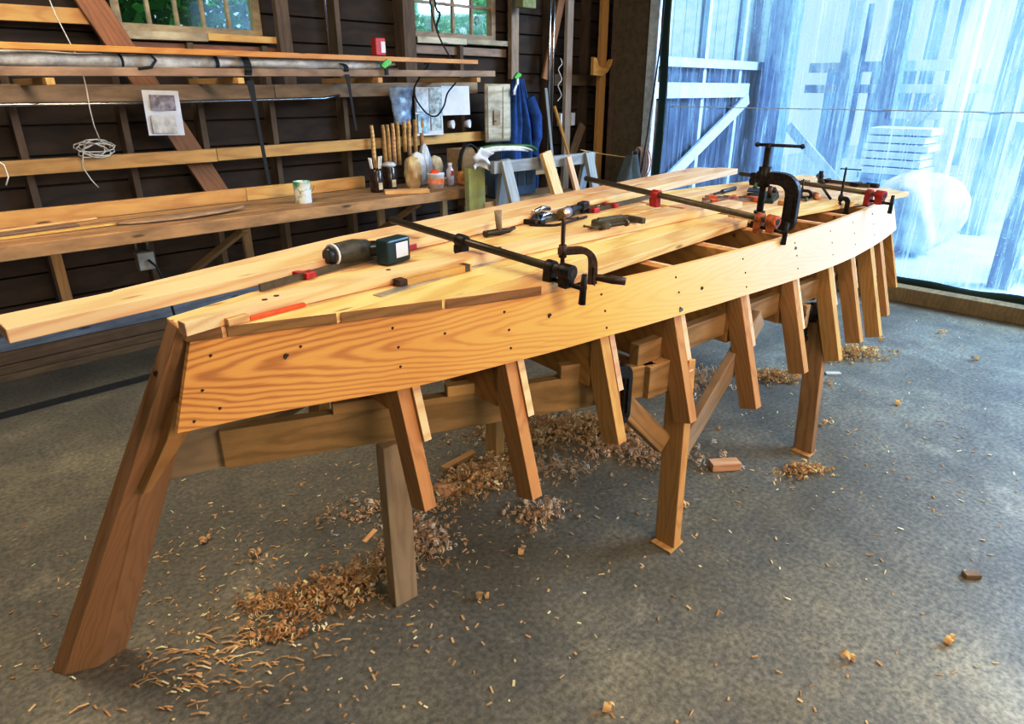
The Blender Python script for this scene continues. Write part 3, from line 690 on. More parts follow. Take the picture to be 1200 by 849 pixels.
MB().tube([(-.07,-.05,-.05),(-.12,-.07,-.1),(-.13,-.08,-.14)], [.012,.014,.012], 8).build('collar_patch', WHITE, root, M0)
# red tin with pipe
M0 = RM @ Matrix.Translation((2.96, 4.27, 1.823))
root = thing('red_tin', 'small red tin standing on the orange board', 'tin', M0)
MB().box(-.045,.04,-.03,.03,0,.115).build('tin_body', REDP, root, M0, bevel=.008)
MB().box(.0,.034,-.0315,-.030,.02,.09).build('white_label', WHITE, root, M0)
o = MB().cyl((2.97, 4.94, 1.7), (2.97, 4.94, 3.2), .012).build('conduit_pipe', STEEL, None, RM); tag(o, 'thin white vertical pipe on the wall above the red tin', 'pipe')
# cords
o = MB().tube([(1.0+.02*math.sin(i*.9)+.012*i, 4.72, 3.25-i*.097) for i in range(21)], .004, 5).build('white_string', CORDW, None, RM); tag(o, 'thin white cord hanging from above down to the coil', 'cord')
pts = []
for i in range(90):
    th = i*.45; r = .055+.02*math.sin(i*.7)
    pts.append((1.19+r*1.5*math.cos(th), 4.74+.012*math.sin(i), 1.275+r*.62*math.sin(th)+.01*math.sin(i*.37)))
pts += [(1.12,4.73,1.25),(1.10,4.73,1.18),(1.13,4.73,1.10),(1.16,4.73,1.05)]
o = MB().tube(pts, .0042, 5).build('cord_coil', CORDW, None, RM); tag(o, 'coil of white cord hung on the left wall rail', 'cord')
o = MB().tube([(.62,4.3,1.28),(.655,4.3,1.25),(.66,4.3,1.19),(.64,4.3,1.15)], .004, 5).build('cord_loop', CORDW, None, RM); tag(o, 'small white cord loop at the far left edge above the rail', 'cord')
CBL = [(3.66,4.6,3.2),(3.68,4.6,2.4),(3.75,4.6,2.05),(3.86,4.55,1.82),(3.88,4.5,1.7),(3.86,4.62,1.58),(3.84,4.65,1.48),(3.76,4.66,1.40),(3.64,4.66,1.44),(3.54,4.66,1.6),(3.49,4.4,1.78),(3.42,4.35,1.785)]
def smooth(pts, n=6):
    P = [V(p) for p in pts]; out = []
    for i in range(len(P)-1):
        p0 = P[max(i-1,0)]; p1 = P[i]; p2 = P[i+1]; p3 = P[min(i+2,len(P)-1)]
        for k in range(n):
            t = k/n
            out.append(.5*((2*p1)+(-p0+p2)*t+(2*p0-5*p1+4*p2-p3)*t*t+(-p0+3*p1-3*p2+p3)*t**3))
    return out + [P[-1]]
o = MB().tube(smooth(CBL), .0065, 6).build('black_cable', STRAP, None, RM); tag(o, 'black cable hanging from above the window in a loop before the poster', 'cable')
o = MB().tube(smooth([(3.95,4.9,3.0),(3.97,4.88,2.3),(4.02,4.88,2.2),(3.98,4.88,2.1),(4.0,4.88,2.05)]), .009, 6).build('hook_wire', STRAP, None, RM); tag(o, 'short dark twisted wire hanging in front of the small-paned window', 'wire')

# posts at right of the long wall
o = MB().box(0,3.3,-.045,.045,-.02,.02).build('post', wood('pale_post', (.52,.44,.38), (.36,.27,.21), 300, .3, dirt=.1), None, RM @ Matrix.Translation((5.75, 4.93, 0)) @ Matrix.Rotation(-PI/2, 4, 'Y') @ Matrix.Rotation(PI/2, 4, 'X')); tag(o, 'pale pinkish-grey upright post left of the orange post', 'post')
root = thing('post', 'orange yellow upright post near the corner, carrying a wooden hook', 'post', RM @ Matrix.Translation((6.02, 4.70, 0)))
vboard('upright', 6.02, 4.70, 0, 3.3, .095, .05, wood('yellow_post', (.58,.32,.08), (.40,.19,.04), 260, .4), root)
HKM = RM @ Matrix.Translation((6.0, 4.65, 1.845))
MB().prism([(-.20,-.10),(-.20,.07),(-.15,.06),(-.12,.0),(-.06,-.03),(.02,-.02),(.08,.05),(.12,.06),(.10,.0),(.04,-.07),(-.05,-.11)], -.02, .02, axis='y').build('wooden_hook', ORNW, root, HKM, bevel=.003)
for k, (u, d, lean, r, mt, lb) in enumerate([(5.46, 4.93, .0, .014, STEEL, 'thin grey conduit running up the wall left of the pale post'), (5.52, 4.93, .0, .010, STEEL, 'thinner grey conduit beside another, left of the pale post')]):
    o = MB().cyl((u, d, .75), (u, d, 3.2), r).build('conduit_pipe', mt, None, RM); tag(o, lb, 'pipe')
o = MB().box(5.40,5.50,4.90,4.95,.80,.95).build('outlet_box', plain('pale_box', (.6,.68,.72), .5), None, RM, bevel=.004); tag(o, 'small pale outlet box below the two conduits', 'outlet box')
o = MB().box(5.80,5.86,4.90,4.95,1.25,1.38).build('switch_box', WHITE, None, RM, bevel=.004); tag(o, 'small white switch box at the right of the pale post', 'switch')
o = MB().box(5.60,5.63,4.88,4.93,1.25,1.38).build('switch_box', WHITE, None, RM, bevel=.004); tag(o, 'small white switch plate at the left of the pale post', 'switch')
o = plank('long_stick', Rp(5.25, 4.6, .5), Rp(5.40, 4.92, 1.62), .03, .03, GREYW); tag(o, 'grey long stick leaning on the wall left of the conduits', 'stick')
o = plank('long_stick', Rp(5.66, 4.5, .3), Rp(5.52, 4.90, 1.45), .045, .02, ORNW); tag(o, 'reddish brown lath leaning on the wall behind the pale post', 'stick')
o = MB().tube(smooth([(5.55+.03*math.sin(i*2.1), 4.86, 1.9-i*.05) for i in range(9)]), .006, 5).build('wire_bundle', CORDW, None, RM); tag(o, 'tangled white wire hanging between conduit and pale post', 'wire')
o = MB().box(-.09,.09,-.05,.05,-.06,.06).build('beam_end', plain('olive_end', (.30,.30,.14), .8), None, RM @ Matrix.Translation((4.98, 4.80, 2.36)), bevel=.01); tag(o, 'olive pale block hanging at the top right of the small-paned window', 'block')

# saw horse with boxes behind
root = thing('sawhorse', 'weathered grey wooden trestle standing at the right end of the bench', 'sawhorse', RM @ Matrix.Translation((4.1, 3.6, 0)))
wplank('top_rail', (3.40, 3.60, 1.085), (4.56, 3.60, 1.085), .04, .085, GREYW, None, None, parent=root)
for u, du in ((3.50, .12), (4.45, .10)):
    for dd in (-.22, .22):
        vb = plank('leg', Rp(u+(0 if dd < 0 else .06), 3.575+ (0 if dd < 0 else .05), 1.13), Rp(u+du, 3.58+dd*1.3, 0), .09, .035, GREYW, root, up=dn)
wplank('stretcher', (3.6, 3.80, .45), (4.5, 3.80, .45), .03, .07, GREYW, None, None, parent=root)
wplank('shelf_board', (3.42, 3.86, .80), (4.50, 3.86, .79), .30, .05, BENCH, None, None, parent=root)
o = plank('leaning_plank', Rp(3.88, 3.53, 1.17), Rp(4.14, 3.30, .12), .095, .04, PINE, None, up=dn); tag(o, 'pale clean plank leaning against the grey trestle', 'plank')
o = plank('leaning_plank', Rp(4.16, 3.54, 1.12), Rp(4.40, 3.34, .12), .05, .03, PINEP, None, up=dn); tag(o, 'narrow pale stick leaning on the trestle, right of the wider clean plank', 'plank')
o = MB().box(0,.16,0,.05,0,.36).build('painted_board', plain('yellow_green_board', (.42,.42,.14), .8, 0, scale=10, col2=(.28,.30,.16)), None, RM @ Matrix.Translation((3.28, 3.72, .72)) , bevel=.004); tag(o, 'yellowish green painted board at the left of the trestle', 'board')
o = MB().grid(lambda a, b: (.15*a+.012*math.sin(b*7), .02*math.sin(a*6+b*5)+.015*math.sin(b*11), .13*b+.02*math.sin(a*5)-.01), 10, 10).build('paper_note', WHITE, None, RM @ Matrix.Translation((3.29, 3.66, 1.085)), solid=.003); tag(o, 'white crumpled paper on top of the yellowish green board', 'paper')
root = thing('crate', 'dark blue plastic crate on the trestle shelf', 'crate', RM @ Matrix.Translation((4.0, 4.0, .83)))
mm = MB().box(3.60,4.05,3.78,4.02,.83,.85).box(3.60,3.62,3.78,4.02,.85,1.08).box(4.03,4.05,3.78,4.02,.85,1.08).box(3.62,4.03,3.78,3.80,.85,1.08).box(3.62,4.03,4.0,4.02,.85,1.08)
CRB = plain('crate_blue', (.03,.07,.13), .5); mm.build('crate_body', CRB, root, RM)
for k in range(4): MB().box(3.64+k*.10, 3.71+k*.10, 3.775, 3.782, .90, 1.05).build('vent', BLACKP, root, RM)
o = MB().box(0,.22,0,.20,0,.24).build('cardboard_box', plain('cardboard', (.42,.27,.13), .9), None, RM @ Matrix.Translation((3.66, 4.22, .92)), bevel=.004); tag(o, 'brown cardboard box at the right end of the bench', 'box')
pts = [(3.62+.10*math.cos(i*.5)*(1+.1*math.sin(i)), 4.10+.012*math.sin(i*1.3), 1.07+.14*math.sin(i*.5)) for i in range(64)]
o = MB().tube(pts, .009, 6).build('black_hose_coil', STRAP, None, RM); tag(o, 'coil of black cable standing beside the cardboard box', 'cable')
for k in range(3):
    pts = smooth([(3.45+.05*k, 3.80+.05*k, 1.165+.012*k), (3.7, 3.84+.03*k, 1.18+.01*k), (3.95+.04*k, 3.86, 1.165+.012*k), (4.08+.05*k, 3.9, 1.15)])
    o = MB().tube(pts, .014, 8).build('hose', CORDW if k < 2 else GREENP, None, RM); tag(o, ['pale hose length lying across the crate, nearest the front', 'second pale hose length lying across the crate, behind another', 'green hose length lying across the dark crate'][k], 'hose')
# cloth and rope in the corner
def clf(a, b):
    th = PI*(1.2*a-.1); r = .05+.16*b
    return (r*math.cos(th)*1.0+.02*math.sin(9*a+b*3), -r*.5*math.sin(th)+.03*math.sin(14*a), -b*.40+.02*math.sin(11*a))
tag(MB().grid(clf, 26, 10).build('grey_cloth', plain('dark_grey_cloth', (.10,.12,.12), .9, 0, scale=10), None, RM @ Matrix.Translation((5.80, 4.10, 1.02)), solid=.006), 'dark grey cloth draped in the corner beside the pink rope', 'cloth')
root = thing('rope_coil', 'coil of pinkish rope hanging beside the dark green hem', 'rope', RM @ Matrix.Translation((6.0, 4.1, 1)))
for k in range(5):
    pts = [(6.02+.01*k, 4.17+(.05+.012*k)*math.cos(t)-.01*k, .90+.155*math.sin(t)) for t in [2*PI*i/24 for i in range(25)]]
    MB().tube(pts, .008, 6).build('loop', plain('pink_rope%d' % k, (.42,.20,.17), .9, 0, scale=80, col2=(.6,.5,.45)), root, RM)
o = MB().tube(smooth([(5.6,4.6,1.03),(5.85,4.5,.98),(6.0,4.3,.95)]), .006, 6).build('yellow_cord', RAILW, None, RM); tag(o, 'thin yellowish cord strung between orange post and rope coil', 'cord')

# ================================================================== THE BOAT
# the hull and the tools on it are drawn oversize, then scaled down about the camera position at the end
before_boat = set(bpy.data.objects)
CAM_SCALE = Matrix.Translation((0, 0, .128)) @ Matrix.Scale(.92, 4)
CP = [(-.06,.155),(-.004,.178),(.134,.222),(.349,.290),(.633,.386),(.966,.472),(1.25,.519),(1.6,.549),(2.0,.561),(2.46,.556),(2.86,.540),(3.32,.499),(3.745,.447),(4.05,.395)]
def c(s):
    if s <= CP[0][0]: return CP[0][1]
    for i in range(len(CP)-1):
        if s <= CP[i+1][0]:
            (s0,t0),(s1,t1) = CP[i], CP[i+1]
            m0 = (CP[i+1][1]-CP[max(i-1,0)][1])/(CP[i+1][0]-CP[max(i-1,0)][0]); j = min(i+2, len(CP)-1)
            m1 = (CP[j][1]-t0)/(CP[j][0]-s0); h = s1-s0; x = (s-s0)/h
            return (2*x**3-3*x*x+1)*t0+(x**3-2*x*x+x)*h*m0+(-2*x**3+3*x*x)*t1+(x**3-x*x)*h*m1
    return CP[-1][1]
ZL = [(-.2,.785),(.18,.795),(.46,.790),(.8,.812),(1.17,.828),(1.54,.830),(1.98,.824),(2.43,.812),(2.82,.803),(3.14,.798),(3.5,.80),(4.1,.81)]
def zl(s):
    for (a,p),(b,q) in zip(ZL, ZL[1:]):
        if s <= b: return p+(q-p)*(s-a)/(b-a)
    return ZL[-1][1]
TC = .10
boat = thing('boat_hull', 'large unfinished wooden boat hull built upside down, fir side plank and frames', 'boat', BM @ Matrix.Translation((1.9, 0, 0)))
def strake(side):
    ss = [-.02+i*.034 for i in range(120)]
    m = MB(); vs = []; uvs = []
    TH = .022
    for s in ss:
        cc = c(s); z0 = zl(s); k = 4
        s_top = s; 
        for layer in (0, 1):
            for j in range(k+1):
                z = 1.0 + (z0-1.0)*j/k
                t = cc + .3*(1-z) - layer*TH
                sx = s - .42*(1-z)*max(0, 1-(s+.02)/.5)
                tt = t if side > 0 else 2*TC - t
                vs.append((sx, -tt, z - (0 if layer == 0 else 0))); uvs.append((sx + .8, (1-z)*1.04))
    n = len(ss); k1 = 5; fs = []
    idx = lambda i, l, j: i*10 + l*5 + j
    for i in range(n-1):
        for j in range(4):
            fs.append((idx(i,0,j), idx(i,0,j+1), idx(i+1,0,j+1), idx(i+1,0,j)))
            fs.append((idx(i,1,j), idx(i+1,1,j), idx(i+1,1,j+1), idx(i,1,j+1)))
        fs.append((idx(i,0,0), idx(i+1,0,0), idx(i+1,1,0), idx(i,1,0)))
        fs.append((idx(i,0,4), idx(i,1,4), idx(i+1,1,4), idx(i+1,0,4)))
    for j in range(4):
        fs.append((idx(0,0,j), idx(0,1,j), idx(0,1,j+1), idx(0,0,j+1)))
        fs.append((idx(n-1,0,j), idx(n-1,0,j+1), idx(n-1,1,j+1), idx(n-1,1,j)))
    m.add(vs, fs, 0, False); m.uv = list(uvs)
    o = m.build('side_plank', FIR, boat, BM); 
    return o
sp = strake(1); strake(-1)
for p in sp.data.polygons: p.use_smooth = False
# screws and plugs in the near side plank
def on_strake(s, z, off=.001): return V((s - .42*(1-z)*max(0, 1-(s+.02)/.5), -(c(s)+.3*(1-z)+off), z))
def dots(spec, name, mat, r):
    for k, (s, z) in enumerate(spec):
        p = on_strake(s, z, -.004); q = on_strake(s, z, .0012)
        nrm = V((.0, -1, -.3)).normalized(); ds = (c(s+.05)-c(s-.05))/.1; nrm = V((ds, -1, -.3)).normalized(); nrm.x = ds*1.0; nrm.normalize()
        MB().cyl(p, on_strake(s, z, 0) + nrm*.0015, r, n=10).build(name, mat, sp, BM)
FR = [.458,.797,1.166,1.539,1.98,2.43,2.82,3.14,3.48,3.68]
HOLE = plain('screw_hole', (.05,.028,.015), .7, 0); PLUG = plain('plug', (.20,.14,.09), .6)
sc_pts = []
for s in FR[:9]:
    sc_pts += [(s+.02, .965), (s+.024, .91), (s+.018, .855)]
sc_pts += [(.03,.96),(.02,.88),(.06,.83),(.01,.81),(.24,.95),(.62,.93)]
dots(sc_pts, 'screw', HOLE, .0042)
dots([(.205,.93),(.97,.93),(1.70,.90)], 'plug', plain('big_hole', (.06,.03,.015), .7), .0085)
dots([(1.56,.845),(2.45,.94)], 'knot', plain('knot_green', (.16,.20,.17), .6), .011)

# frames
BOT = [.405,.352,.440,.410,.338,.368,.325,.335,.28,.35]
def frame(i):
    s = FR[i]; th = .045; z0 = .992
    zf = [.62,.625,.625,.605,.60,.57,.60,.62,.62,.62][i]
    # floor timber: board across the boat on the aft face of the uprights
    ti = c(s+.065) - .024; tn = 2*TC - ti
    zdeep = zf
    fx = .045
    poly = [(-ti - .0, z0)]
    # local y = -t ; near side is negative y
    yn = -(ti); yf = -(2*TC-ti)
    k = .3
    poly = [(yn, z0), (yf, z0), (yf + k*(z0-zf), zf), (yf - .05 + k*(z0-zf)*.9, zf), (yf-.14, .80), (yn+.14, .80), (yn + .05 - k*(z0-zf)*.9, zf), (yn - k*(z0-zf), zf)]
    M0 = BM @ Matrix.Translation((s+fx, 0, 0))
    m = MB().prism(poly, 0, .028, axis='x')
    for q in range(2, len(m.m)): m.m[q] = 1  # edges in a paler wood, standing in for the light they catch
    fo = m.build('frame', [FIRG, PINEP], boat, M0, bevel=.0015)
    # deep centre floor on the forward face
    wloc = ti - TC; d2 = [.70,.64,.625,.61,.60,.585,.61,.63,.64,.64][i]
    e_ = wloc + .3*(z0-d2) - .10
    MB().prism([(-TC-wloc*.97, z0), (-TC+wloc*.97, z0), (-TC+wloc+.02, .86), (-TC+e_, d2), (-TC, d2+.015), (-TC-e_, d2), (-TC-wloc-.02, .86)], 0, th-.002, axis='x').build('floor_timber', FIRG, fo, BM @ Matrix.Translation((s, 0, 0)), bevel=.002)
    for side in (1, -1):
        tt = c(s+.02) - .024
        zb = BOT[i]
        def P(z, inn=0):
            t = tt + k*(1-z) - inn
            if side < 0: t = 2*TC - t
            return Bp(s+th/2, t, z)
        w = .078
        p0, p1 = P(z0 - .01, w/2), P(zb, w/2)
        up = BM.to_3x3() @ V((1,0,0))
        plank('upright', p0, p1, w, th, FIRF, fo, up=up, bevel=.002)
FIRG = wood('fir_floor_timber', (.50,.26,.075), (.30,.13,.028), freq=160, amt=.45, rough=.6)
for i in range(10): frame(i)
# transom
ti = c(4.02) - .03
MB().prism([(-ti, .99), (-(2*TC-ti), .99), (-(2*TC-ti)+.16, .45), (-ti-.16, .45)], 0, .03, axis='x').build('transom', FIRG, boat, BM @ Matrix.Translation((4.02, 0, 0)), bevel=.003)

# stem: raked post down to the floor, chamfered toward the bow
T0 = V((-.02, -.11, 1.035)); T1 = V((-.42, .23, -.139))
SECT = [((-.035,-.062,1.035),(-.507,.273,-.139)), ((-.036,-.144,1.035),(-.480,.226,-.139)), ((-.032,-.150,1.0),(-.390,.190,-.139)),
        ((.055,-.10,1.0),(-.300,.215,-.139)), ((.03,-.03,1.02),(-.38,.31,-.139))]
Ms, Ls = axisM(BM @ T0, BM @ T1, up=BM.to_3x3() @ V((0,-1,0)))
inv = Ms.inverted() @ BM
st = MB()
st.add([inv @ V(p[0]) for p in SECT] + [inv @ V(p[1]) for p in SECT], [(0,1,2,3,4)[::-1], (5,6,7,8,9)] + [(i, (i+1)%5, 5+(i+1)%5, 5+i) for i in range(5)])
stem_o = st.build('stem', STEMW, boat, Ms, bevel=.003)
vs = [(-.07,-.115,.82),(.03,-.135,.82),(.03,-.04,.82),(-.07,-.04,.82), (-.11,-.112,.72),(-.055,-.115,.72),(-.055,-.03,.72),(-.11,-.03,.72), (-.19,-.055,.55),(-.165,-.05,.55),(-.165,-.0,.55),(-.19,-.0,.55)]
mm = MB()
mm.add([inv @ V(p) for p in vs], [(3,2,1,0),(8,9,10,11)] + [(k*4+i, k*4+(i+1)%4, k*4+4+(i+1)%4, k*4+4+i) for k in range(2) for i in range(4)])
mm.build('apron', FIRF, stem_o, Ms, bevel=.003)
for f in (.12,):
    p = (V(SECT[0][0]).lerp(V(SECT[0][1]), f)*.5 + V(SECT[1][0]).lerp(V(SECT[1][1]), f)*.5)
    MB().cyl(p + V((.01,.006,0)), p + V((-.0015, -.0015, 0)), .009, n=12).build('bolt_hole', HOLE, stem_o, BM)

# bottom planking: clipped to the chine on the near side
def clip(poly, n, d):     # keep n.p <= d
    out = []
    for i in range(len(poly)):
        a, b = poly[i], poly[(i+1) % len(poly)]
        da = a[0]*n[0]+a[1]*n[1]-d; db = b[0]*n[0]+b[1]*n[1]-d
        if da <= 0: out.append(a)
        if (da < 0 < db) or (db < 0 < da):
            k = da/(da-db); out.append((a[0]+(b[0]-a[0])*k, a[1]+(b[1]-a[1])*k))
    return out
ZP = 1.0; TP = .031
def bplank(s0, s1, ta, tb, slope, mat, chine=None, name='bottom_plank', z=ZP, th=TP, sref=1.0):
    # strip between lines t = ta+slope*(s-sref) and t = tb+slope*(s-sref), ta > tb
    poly = [(s0, ta+slope*(s0-sref)), (s1, ta+slope*(s1-sref)), (s1, tb+slope*(s1-sref)), (s0, tb+slope*(s0-sref))]
    if chine:
        pts = [-.02, .134, .349, .633, .966, 1.25, 1.6, 2.0, 2.46, 2.86, 3.32, 3.745, 4.05]
        if chine > 0: segs = [(pts[i], c(pts[i])+.012, pts[i+1], c(pts[i+1])+.012) for i in range(len(pts)-1)]
        for (x0,y0,x1,y1) in segs:
            nx, ny = -(y1-y0), (x1-x0)
            # near hull is convex: clip by every chine segment's line
            poly = clip(poly, (nx, ny), nx*x0+ny*y0)
            if len(poly) < 3: return
        pts2 = [(x0, 2*TC-y0, x1, 2*TC-y1) for x0,y0,x1,y1 in segs]
        for (x0,y0,x1,y1) in pts2:
            nx, ny = (y1-y0), -(x1-x0)
            poly = clip(poly, (nx, ny), nx*x0+ny*y0)
            if len(poly) < 3: return
    ang = math.atan(slope)
    cx, cy = poly[0]
    M0 = BM @ Matrix.Translation((cx, -cy, 0)) @ Matrix.Rotation(-ang, 4, 'Z')
    iv = (Matrix.Translation((cx, -cy, 0)) @ Matrix.Rotation(-ang, 4, 'Z')).inverted()
    loc = [iv @ V((p[0], -p[1], 0)) for p in poly]
    near = [abs(p[1]-(c(p[0])+.012)) < .02 and -.05 < p[0] < 1.08 for p in poly]
    mb_ = MB().prism([(p.x, p.y) for p in loc][::-1], z, z+th)
    rv = near[::-1]; n = len(rv)
    for i in range(n):
        if rv[i] and rv[(i+1) % n]: mb_.m[2+i] = 1
    mb_.build(name, [mat, EDGEW], boat, M0, bevel=.0025)
EDGEW = wood('plank_edge', (.36,.20,.08), (.20,.10,.035), 300, .5)
# forward run of boards
g = .0024
e = [.475, .35, .225, .10, -.025, -.15, -.275]
for k in range(6): bplank(-.03, 2.52 - (.0 if k % 2 else .04), e[k]-g, e[k+1]+g, -.11, PINE, 1)
# after run of boards (splayed the other way)
e2 = [.42, .29, .16, .03, -.10, -.23, -.36, -.48]
for k in range(7): bplank(2.56, 4.08+.06*k, e2[k]-g, e2[k+1]+g, .10, PINEP if k % 2 else PINE, None, sref=3.6)
# keel board along the middle
bp_ = MB()
poly = [(-.045,.19),(-.04,.228),(.06,.203),(.16,.185),(.40,.165),(1.1,.138),(2.45,.125),(2.75,.12),(2.75,.035),(1.1,.060),(.40,.085),(.18,.115)]
bp_.prism([(a, -b) for a, b in poly][::-1], 1.0325, 1.068).build('keel_board', PINEP, boat, BM, bevel=.002)
for s, t in ((.19,.165),(.23,.15),(.62,.11),(1.1,.10),(1.6,.09)):
    MB().cyl((s,-t,1.067),(s,-t,1.0690),.008,n=12).build('bolt_hole', HOLE, boat, BM)

# ------------------------------------------------------------------ strongback under the hull
jig = thing('strongback', 'rough timber strongback frame on square legs carrying the hull', 'building frame', BM @ Matrix.Translation((1.2, 0, 0)))
def bpl(name, a, b, w, th, mat, parent, up=(0,0,1), bevel=.003): return plank(name, Bp(*a), Bp(*b), w, th, mat, parent, up, bevel)
bpl('rail', (.015,.150,.665), (1.32,.660,.665), .04, .12, JIGW, jig)
bpl('rail', (-.12,.085,.655), (.10,.150,.665), .04, .12, LEGW, jig)
bpl('rail', (1.25,.625,.755), (2.72,.64,.755), .04, .09, JIGW, jig)
bpl('rail_block', (1.27,.665,.665), (1.47,.672,.665), .04, .12, JIGW, jig)
bpl('rail', (.06,.06,.665), (1.30,-.50,.665), .04, .12, JIGW, jig)
bpl('rail', (1.30,-.52,.665), (2.62,-.52,.665), .04, .12, JIGW, jig)
for s, a, b in ((1.30,-.5,.66),(2.4,-.5,.70)): bpl('crosspiece', (s,a,.66), (s,b,.66), .04, .11, JIGW, jig)
bpl('packer', (.30,.27,.742), (.44,.325,.742), .038, .035, RAILW, jig)
bpl('packer', (.62,.395,.742), (.80,.465,.742), .038, .035, RAILW, jig)
bpl('packer', (.98,.53,.745), (1.06,.565,.745), .038, .05, JIGW, jig)
def lean(s, t, s1, t1, ztop, w, d, mat):
    return plank('leg', Bp(s, t, 0.0), Bp(s1, t1, ztop), w, d, mat, jig, up=BM.to_3x3() @ V((1,0,0)))
def leg(s, t, ztop, w, d, mat, label=None):
    M0 = BM @ Matrix.Translation((s, -t, 0))
    MB().box(0, ztop, -w/2, w/2, -d/2, d/2).build('leg', mat, jig, M0 @ Matrix.Rotation(-PI/2, 4, 'Y'), bevel=.003)
leg(.445,.345,.605,.045,.088,LEGW)
lean(1.36,.765,1.44,.695,.72,.088,.042,FIRF)
lean(2.425,.785,2.66,.645,.66,.088,.04,JIGW)
leg(1.28,-.15,.605,.075,.05,RAILW)
leg(2.40,-.47,.605,.075,.05,JIGW)
leg(1.36,-.56,.72,.088,.042,JIGW)
yy = BM.to_3x3() @ V((0,-1,0))
bpl('brace', (1.41,.715,.30), (1.98,.685,.75), .085, .035, LEGW, jig, up=yy)
bpl('brace', (1.37,.695,.40), (1.13,.635,.66), .075, .035, JIGW, jig, up=yy)
for s, t in ((1.36,.765),(2.425,.785)):
    pts = [(.045,-.04),(-.05,-.05),(-.048,.045),(.05,.035)]
    MB().prism(pts, .001, .008).build('foot_pad', RAILW, jig, BM @ Matrix.Translation((s, -t, 0)))

# ------------------------------------------------------------------ long boards on the hull
def long_board(name, a0, a1, b0, b1, z0, z1, th, mat, label, taper0=0):
    # a: near/far corners at left end, b: at right end, in boat s,t ; z of the top
    p0 = (V((*a0,0))+V((*a1,0)))/2; p1 = (V((*b0,0))+V((*b1,0)))/2
    w = ((V((*a0,0))-V((*a1,0))).length + (V((*b0,0))-V((*b1,0))).length)/2
    o = plank(name, Bp(p0.x, p0.y, z0-th/2), Bp(p1.x, p1.y, z1-th/2), w, th, mat, None, bevel=.002)
    return tag(o, label, 'plank')
def slab(name, pts, z, th, mat, label):      # board given by its corners, in (s, t)
    M0, L = axisM(Bp(pts[0][0], pts[0][1], 0), Bp(pts[1][0], pts[1][1], 0)); iv = M0.inverted()
    loc = [iv @ Bp(p[0], p[1], 0) for p in pts]
    o = MB().prism([(p.x, p.y) for p in loc], z-th, z).build(name, mat, None, M0, bevel=.003)
    return tag(o, label, 'plank')
slab('long_plank', [(-.375,-.005),(4.12,-.715),(4.08,-.86),(-.385,-.150)], 1.071, .038, PINEP, 'long pale plank overhanging both ends of the hull, nearer of the two')
slab('long_plank', [(-.10,-.197),(4.03,-.856),(3.98,-.985),(.75,-.46),(-.10,-.205)], 1.071, .038, PINEP, 'long pale tapered plank beside the nearer overhanging plank, on the bench side')
